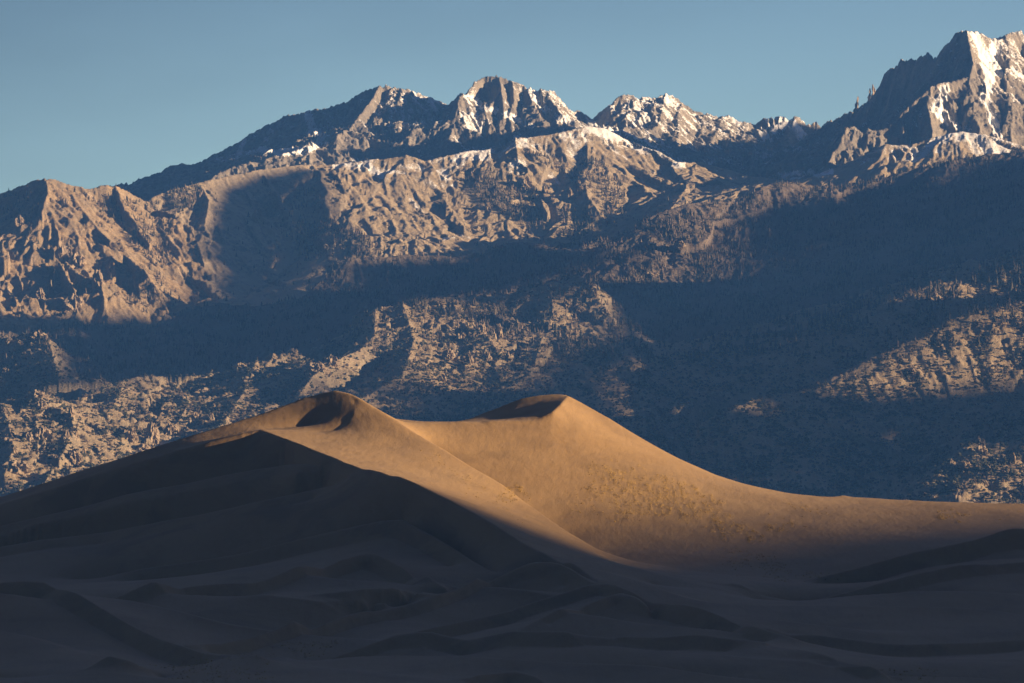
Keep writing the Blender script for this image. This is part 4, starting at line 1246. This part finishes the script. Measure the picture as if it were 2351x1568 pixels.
for i, (x, y, w_, h_, lab) in enumerate(CRAGS):
    p = on_mountain(x, y)
    if i < 3:
        p = np.array(unproj(x, y, 13180.0), float)
    if p is None:
        continue
    sc_ = p[1] / PXF
    if i < 3:
        me = spire_mesh(w_ * sc_, h_ * sc_, i)
    else:
        me = crag_mesh(w_ * sc_ * 1.25, h_ * sc_ * 1.25, max(w_, h_ * 0.6) * sc_ * 1.3, i + 1)
    o = link("rock_outcrop", me, cm.m, category="rock outcrop")
    o.location = (p[0], p[1] + 0.15 * w_ * sc_, p[2] - 0.08 * h_ * sc_)
    zone = "left mountain or its foothill" if x < 560 else ("central foothill or middle mountain" if x < 1700 else "right hand foothills")
    if lab:
        o["label"] = lab
        o["group"] = "crags on the mountainside"
    else:
        o["label"] = {"l": "small pale crag scattered on the slopes left of the shaded ravine", "c": "small pale crag scattered on the central slopes", "r": "small pale crag scattered on the right foothills"}[
            "l" if x < 560 else ("c" if x < 1700 else "r")]
        o["group"] = {"l": "small crags on the left slopes", "c": "small crags on the central slopes", "r": "small crags on the right foothills"}["l" if x < 560 else ("c" if x < 1700 else "r")]

# where trees stand: probability per square metre by hill and by grove
GROVES = [[(1070, 380), (1130, 392), (1180, 415), (1235, 440), (1240, 480), (1250, 530), (1200, 520), (1160, 495), (1100, 460), (1060, 430)],
          [(1365, 365), (1400, 385), (1432, 430), (1442, 500), (1400, 490), (1370, 445), (1325, 425), (1290, 400), (1200, 350), (1240, 352), (1310, 378)],
          [(1290, 480), (1400, 490), (1420, 520), (1360, 530), (1320, 560), (1290, 540)],
          [(690, 430), (735, 440), (752, 520), (770, 590), (700, 600), (640, 520)], [(755, 500), (800, 520), (860, 560), (900, 585), (770, 590)],
          [(-20, 455), (60, 430), (110, 430), (80, 480), (75, 530), (100, 570), (60, 560), (30, 510), (-20, 500)],
          [(190, 437), (262, 450), (330, 465), (400, 500), (400, 560), (378, 625), (350, 610), (290, 550), (230, 490)],
          [(345, 462), (400, 440), (455, 428), (472, 445), (430, 480), (400, 500), (350, 490)], [(360, 620), (420, 690), (400, 720), (330, 720), (290, 690), (330, 660)]]
dArow = np.gradient(MY, axis=0)
dAcol = np.abs(np.gradient(MX, axis=1))
area = (dArow * dAcol).astype(np.float32)
n_t = fbm(MX / 90, MY / 90, 4, 131)
n_t2 = noise(MX / 25, MY / 25, 133)
ingrove = np.zeros(MZ.shape, bool)
near_vis = visible(MX, MY, MZ + 9.0) & (np.abs(MX / MY) < 0.101) & ((MZ + 14) / MY > dune_top)
sub = near_vis & np.isin(MG, (MID, LEFT, FOREST))
gi = np.flatnonzero(sub.reshape(-1))
gm_ = np.zeros(len(gi), bool)
for g_ in GROVES:
    gm_ |= inpoly(pxM.reshape(-1)[gi], pyM.reshape(-1)[gi], g_)
ingrove.reshape(-1)[gi[gm_]] = True
patch = smooth(n_t + 0.45 * n_t2, -0.2, 0.4)
dens = np.zeros(MZ.shape, np.float32)
dens = np.where(MG == FOREST, 1 / 50 * (0.12 + 1.0 * patch), dens)
dens = np.where(MG == MID, np.where(ingrove, 1 / 42 * (0.2 + patch), 1 / 2600 * smooth(1130 - MZ, 0, 200)), dens)
dens = np.where(MG == LEFT, np.where(ingrove, 1 / 70 * (0.25 + patch), 1 / 1500 * patch), dens)
upper = smooth(MZ, 470, 640)
foot_c = np.where((MG == FOOT) | (MG == FOOTR), 1 / 110 * upper * (0.15 + patch), 0)
dens = dens + foot_c
dens_b = np.where((MG == FOOT) | (MG == FOOTR), 1 / 62 * (0.35 + patch) * (1 - 0.6 * upper), 0)
dens_b = np.where((MG == FOOTR) & (MZ < 420), dens_b * 1.5, dens_b)


def scatter(dn, seed):
    r = np.random.default_rng(seed)
    pr = (dn * area * near_vis)
    hit = np.flatnonzero(r.random(pr.shape).reshape(-1) < pr.reshape(-1))
    x = MX.reshape(-1)[hit] + (r.random(len(hit)) - 0.5) * dAcol.reshape(-1)[hit]
    y = MY.reshape(-1)[hit] + (r.random(len(hit)) - 0.5) * dArow.reshape(-1)[hit]
    return np.stack([x, y, MZ.reshape(-1)[hit]], -1), MG.reshape(-1)[hit]


def conifer_template(r, tiers=3, sides=6):
    """crown of ragged tiers, unit height; returns verts, tris"""
    vs, fs = [], []
    for t in range(tiers):
        z0 = 0.12 + 0.26 * t
        z1 = min(z0 + 0.42, 1.0) if t < tiers - 1 else 1.0
        rad = 0.23 * (1 - t / (tiers + 0.6)) * (0.85 + 0.3 * r.random())
        b = len(vs)
        rot = r.random() * 6
        for k in range(sides):
            a_ = rot + 2 * np.pi * k / sides
            rr = rad * (0.65 + 0.7 * r.random())
            vs.append((rr * math.cos(a_), rr * math.sin(a_), z0 + 0.06 * (r.random() - 0.5)))
        vs.append((0.02 * (r.random() - 0.5), 0.02 * (r.random() - 0.5), z1))
        vs.append((0, 0, z0 + 0.05))
        for k in range(sides):
            fs.append((b + k, b + (k + 1) % sides, b + sides))
            fs.append((b + (k + 1) % sides, b + k, b + sides + 1))
    return np.array(vs), np.array(fs)


def bush_template(r, n=7):
    """round open crown of several overlapping clumps, unit width"""
    vs, fs = [], []
    for c in range(n):
        a_ = r.random() * 6.28
        q = 0.26 * math.sqrt(r.random())
        cx, cy, cz = q * math.cos(a_), q * math.sin(a_), 0.2 + 0.4 * r.random()
        s_ = 0.14 + 0.12 * r.random()
        b = len(vs)
        for k in range(5):
            t = k * 1.2566 + c
            vs.append((cx + s_ * math.cos(t) * (0.8 + 0.5 * r.random()), cy + s_ * math.sin(t) * (0.8 + 0.5 * r.random()), cz + 0.08 * (r.random() - 0.5)))
        vs.append((cx, cy, cz + s_ * (0.8 + 0.5 * r.random())))
        vs.append((cx, cy, cz - s_ * 0.9))
        for k in range(5):
            fs.append((b + k, b + (k + 1) % 5, b + 5))
            fs.append((b + (k + 1) % 5, b + k, b + 6))
    return np.array(vs), np.array(fs)


def trunk_geo(h, r0, r1, sides=5):
    vs = [(r0 * math.cos(6.283 * k / sides), r0 * math.sin(6.283 * k / sides), -0.12 * h) for k in range(sides)]
    vs += [(r1 * math.cos(6.283 * k / sides), r1 * math.sin(6.283 * k / sides), h) for k in range(sides)]
    fs = [(k, (k + 1) % sides, sides + (k + 1) % sides, sides + k) for k in range(sides)]
    return vs, fs


def veg_mat(name, c1, c2, dead):
    b = MatB(name)
    t = b.attr("tone")
    n = b.noise(0.9, 3, 0.7)
    col = b.mix(n, c1, c2)
    col = b.mix(b.step(t, 0.6, 0.8), col, dead)
    col = b.mix(b.math('MULTIPLY', b.math('FRACT', b.math('MULTIPLY', t, 7.3)), 0.5), col, b.mix(0.5, col, (0.02, 0.02, 0.015)))
    b.color(col)
    return b.m


m_con = veg_mat("needles", (0.06, 0.055, 0.038), (0.10, 0.085, 0.06), (0.22, 0.165, 0.125))
m_bush = veg_mat("juniper_leaves", (0.055, 0.058, 0.035), (0.09, 0.085, 0.055), (0.15, 0.115, 0.085))
m_bark = MatB("bark")
m_bark.color((0.16, 0.12, 0.09))
m_bark = m_bark.m


def mass(name, pts, sizes, widths, templates, mat, label, seed):
    r = np.random.default_rng(seed)
    which = r.integers(0, len(templates), len(pts))
    tone = r.random(len(pts))
    COs, FSs, TN = [], [], []
    off = 0
    for ti, (tv, tf) in enumerate(templates):
        sel = which == ti
        n = sel.sum()
        if n == 0:
            continue
        P = pts[sel]
        a_ = r.random(n) * 6.283
        c_, s_ = np.cos(a_), np.sin(a_)
        x = tv[None, :, 0] * c_[:, None] - tv[None, :, 1] * s_[:, None]
        y = tv[None, :, 0] * s_[:, None] + tv[None, :, 1] * c_[:, None]
        co = np.stack([x * widths[sel][:, None] + P[:, 0:1], y * widths[sel][:, None] + P[:, 1:2], tv[None, :, 2] * sizes[sel][:, None] + P[:, 2:3] - 0.4], -1)
        f = tf[None] + (np.arange(n) * len(tv))[:, None, None] + off
        COs.append(co.reshape(-1, 3))
        FSs.append(f.reshape(-1, 3))
        TN.append(np.repeat(tone[sel], len(tv)))
        off += n * len(tv)
    co = np.concatenate(COs)
    f = np.concatenate(FSs)
    me = raw_mesh(name, co, f.reshape(-1), np.full(len(f), 3))
    at = me.attributes.new("tone", 'FLOAT', 'POINT')
    at.data.foreach_set("value", np.concatenate(TN).astype(np.float32))
    return link(name, me, mat, kind="stuff", label=label)


cp, cg = scatter(dens, 3)
hgt = np.choose(cg, [7, 10.0, 9.5, 8.5, 9.5, 12, 7]) * (0.45 + 1.05 * rng.random(len(cp)) ** 1.4)
bp, bg = scatter(dens_b, 4)
bw = (4.5 + 5.5 * rng.random(len(bp)) ** 1.5)
print("conifers", len(cp), "bushes", len(bp))
cons = [conifer_template(rng) for _ in range(8)]
bushes = [bush_template(rng) for _ in range(8)]


def zone_of(P):
    x, y = proj(P[0], P[1], P[2])
    return x, y


def singles(pts, size, n, kind):
    """the n largest in view that stand in the open, as trees of their own"""
    px, py = proj(pts[:, 0], pts[:, 1], pts[:, 2])
    app = size / pts[:, 1]
    # a bearing test against everything nearer: must be on a visible face
    ok = (px > 4) & (px < 2347) & (py > 4)
    base = np.interp(pts[:, 0] / pts[:, 1], DX[0] / DY[0], (DZ / DY).max(0))
    ok &= pts[:, 2] / pts[:, 1] > base
    c = np.flatnonzero(ok)
    return c[np.argsort(-app[c])][:n]


pick_c = singles(cp, hgt, 300, 'c')
pick_b = singles(bp, bw, 300, 'b')
keep_c = np.ones(len(cp), bool)
keep_c[pick_c] = False
keep_b = np.ones(len(bp), bool)
keep_b[pick_b] = False
mass("forest", cp[keep_c], hgt[keep_c], hgt[keep_c] * 0.95, cons, m_con, "dark conifers covering the mountain slopes and ridges", 11)
mass("shrubland", bp[keep_b], bw[keep_b] * 0.85, bw[keep_b], bushes, m_bush, "low round juniper scrub dotting the rocky foothills", 12)


def where(x, y):
    """the rock it stands next to, else the slope it stands on"""
    best = None
    for cx, cy, w_, h_, lab in CRAGS[3:]:
        if lab:
            d = math.hypot(max(abs(x - cx) - w_ / 2, 0), max(abs(y - cy) - h_ / 2, 0))
            if best is None or d < best[0]:
                best = (d, cx, cy, w_, h_, lab)
    d, cx, cy, w_, h_, lab = best
    if d < 75:
        side = ("right of" if x > cx else "left of") if abs(x - cx) - w_ / 2 > abs(y - cy) - h_ / 2 else ("below" if y > cy else "above")
        dist = "close" if d < 14 else ("a little way" if d < 40 else "farther")
        short = re.split(r" (?:above|below|beside|in the|on the|at the|right of|left of|just|among|before|halfway|nearest|of the) ", lab)[0] if len(lab.split()) > 8 else lab
        return "%s %s the %s" % (dist, side, short)
    col_ = "far left" if x < 250 else "left" if x < 640 else "left of centre" if x < 1000 else "central" if x < 1300 else "right of centre" if x < 1700 else "right" if x < 2000 else "far right"
    row_ = "high" if y < 560 else "upper" if y < 700 else "middle" if y < 850 else "lower" if y < 1000 else "lowest"
    return "on the %s part of the %s mountain slope" % (row_, col_)


for o in scene.objects:
    if o.name.startswith("rock_outcrop") and o["label"].startswith("small pale crag scattered"):
        x, y = proj(o.location[0], o.location[1], o.location[2])
        w_ = where(x, y)
        if len(w_.split()) > 13:
            w_ = "near the " + " ".join(w_.split(" the ", 1)[1].split()[:6])
        o["label"] = "small pale crag " + w_
        o["group"] = "small pale crags " + where(x, y)
protos_c, protos_b = [], []
for i in range(6):
    tv, tf = conifer_template(rng, 5, 8)
    me = raw_mesh("crown", tv * np.array([0.95, 0.95, 1]), tf.reshape(-1), np.full(len(tf), 3))
    at = me.attributes.new("tone", 'FLOAT', 'POINT')
    at.data.foreach_set("value", np.full(len(tv), [0.1, 0.35, 0.5, 0.8, 0.6, 0.25][i], np.float32))
    me.materials.append(m_con)
    vs, fs = trunk_geo(0.5, 0.022, 0.012)
    tme = raw_mesh("trunk", vs, np.array(fs).reshape(-1), [4] * len(fs))
    tme.materials.append(m_bark)
    protos_c.append((me, tme))
    tv, tf = bush_template(rng, 22)
    me = raw_mesh("foliage", tv, tf.reshape(-1), np.full(len(tf), 3))
    at = me.attributes.new("tone", 'FLOAT', 'POINT')
    at.data.foreach_set("value", np.full(len(tv), [0.1, 0.35, 0.5, 0.76, 0.6, 0.25][i], np.float32))
    me.materials.append(m_bush)
    vs, fs = trunk_geo(0.3, 0.04, 0.02)
    tme = raw_mesh("trunk", vs, np.array(fs).reshape(-1), [4] * len(fs))
    tme.materials.append(m_bark)
    protos_b.append((me, tme))

for nm, part, pts, sz, pick, protos, noun in (("conifer_tree", "crown", cp, hgt, pick_c, protos_c, "conifer"), ("juniper_bush", "foliage", bp, bw, pick_b, protos_b, "juniper bush")):
    for n_, i in enumerate(pick):
        P = pts[i]
        x, y = zone_of(P)
        e = bpy.data.objects.new(nm, None)
        scene.collection.objects.link(e)
        e.location = (P[0], P[1], P[2] - 0.4)
        e.rotation_euler = (0, 0, float(rng.random() * 6.28))
        s_ = float(sz[i])
        e.scale = (s_, s_, s_ if part == "crown" else s_ * 0.85)
        cme, tme = protos[n_ % len(protos)]
        dead = (n_ % len(protos)) == 3
        w_ = where(x, y)
        big = ("tall " if part == "crown" else "broad ") if s_ > np.median(sz[pick]) else "small "
        e["label"] = big + ("grey brown " if dead else "dark green ") + noun + " " + w_
        if len(e["label"].split()) > 16:
            w_ = "near the " + " ".join(w_.split(" the ", 1)[1].split()[:5])
            e["label"] = big + ("grey brown " if dead else "dark green ") + noun + " " + w_
        e["category"] = "tree" if part == "crown" else "bush"
        e["group"] = big + ("grey brown " if dead else "dark green ") + ("conifers " if part == "crown" else "junipers ") + w_
        for pn, m_ in ((part, cme), ("trunk", tme)):
            c = bpy.data.objects.new(pn, m_)
            scene.collection.objects.link(c)
            c.parent = e

# dune grass
gpx, gpy = proj(DX, DY, DZ)
visD2 = visD & (np.abs(DX / DY) < 0.1)
dA = np.abs(np.gradient(DX, axis=1)) * np.gradient(DY, axis=0)
r = np.random.default_rng(21)
gd = np.zeros(DZ.shape)
jx_ = 55 * fbm(DX / 14, DY / 30, 4, 211, 0.7)
jy_ = 22 * fbm(DX / 14 + 9, DY / 30, 4, 213, 0.7)
for poly, dd in GRASS:
    gd = np.maximum(gd, inpoly(gpx + jx_, gpy + jy_, poly) * dd)
gn = smooth(fbm(DX / 4, DY / 12, 4, 201, 0.8), -0.3, 0.6)
pr = gd * gn * dA * visD2 * 1.5
hit = np.flatnonzero(r.random(pr.shape).reshape(-1) < pr.reshape(-1))
n = len(hit)
print("grass tufts", n)
gp = np.stack([DX.reshape(-1)[hit] + (r.random(n) - 0.5) * 0.6, DY.reshape(-1)[hit] + (r.random(n) - 0.5) * 1.5, DZ.reshape(-1)[hit]], -1)
tuft_v, tuft_f = [], []
for k in range(7):
    a_ = k * 0.9
    lx, ly = 0.34 * math.cos(a_), 0.34 * math.sin(a_)
    b = len(tuft_v)
    tuft_v += [(-0.07 * math.sin(a_) + lx * 0.15, 0.07 * math.cos(a_) + ly * 0.15, -0.1), (0.07 * math.sin(a_) + lx * 0.15, -0.07 * math.cos(a_) + ly * 0.15, -0.1), (lx, ly, 0.55 + 0.25 * (k % 3) / 2)]
    tuft_f.append((b, b + 1, b + 2))
m_grass = veg_mat("dry_grass", (0.56, 0.38, 0.12), (0.42, 0.28, 0.09), (0.30, 0.20, 0.08))
gs = 0.7 + 0.9 * r.random(n)
go = mass("grass", gp, gs, gs * 1.1, [(np.array(tuft_v), np.array(tuft_f))], m_grass, "dry golden grass growing in patches on the dune slopes", 13)

# ------------------------------------------------------------------ air
hz = bpy.data.materials.new("haze")
hz.use_nodes = True
hz.node_tree.nodes.remove(hz.node_tree.nodes["Principled BSDF"])
pv = hz.node_tree.nodes.new("ShaderNodeVolumePrincipled")
pv.inputs["Color"].default_value = (0.11, 0.36, 1.0, 1)
pv.inputs["Density"].default_value = 2.1e-5
pv.inputs["Anisotropy"].default_value = 0.0
hz.node_tree.links.new(pv.outputs[0], hz.node_tree.nodes["Material Output"].inputs["Volume"])
hx, hy0, hy1, hz0, hz1 = 20500, -20500, 20500, -49.0, 1640.0
hv = [(x, y, z) for z in (hz0, hz1) for y in (hy0, hy1) for x in (-hx, hx)]
link("haze", raw_mesh("haze", hv, [0, 2, 3, 1, 4, 5, 7, 6, 0, 1, 5, 4, 2, 6, 7, 3, 0, 4, 6, 2, 1, 3, 7, 5], [4] * 6), hz, kind="stuff", label="thin blue air haze over the valley and mountains")
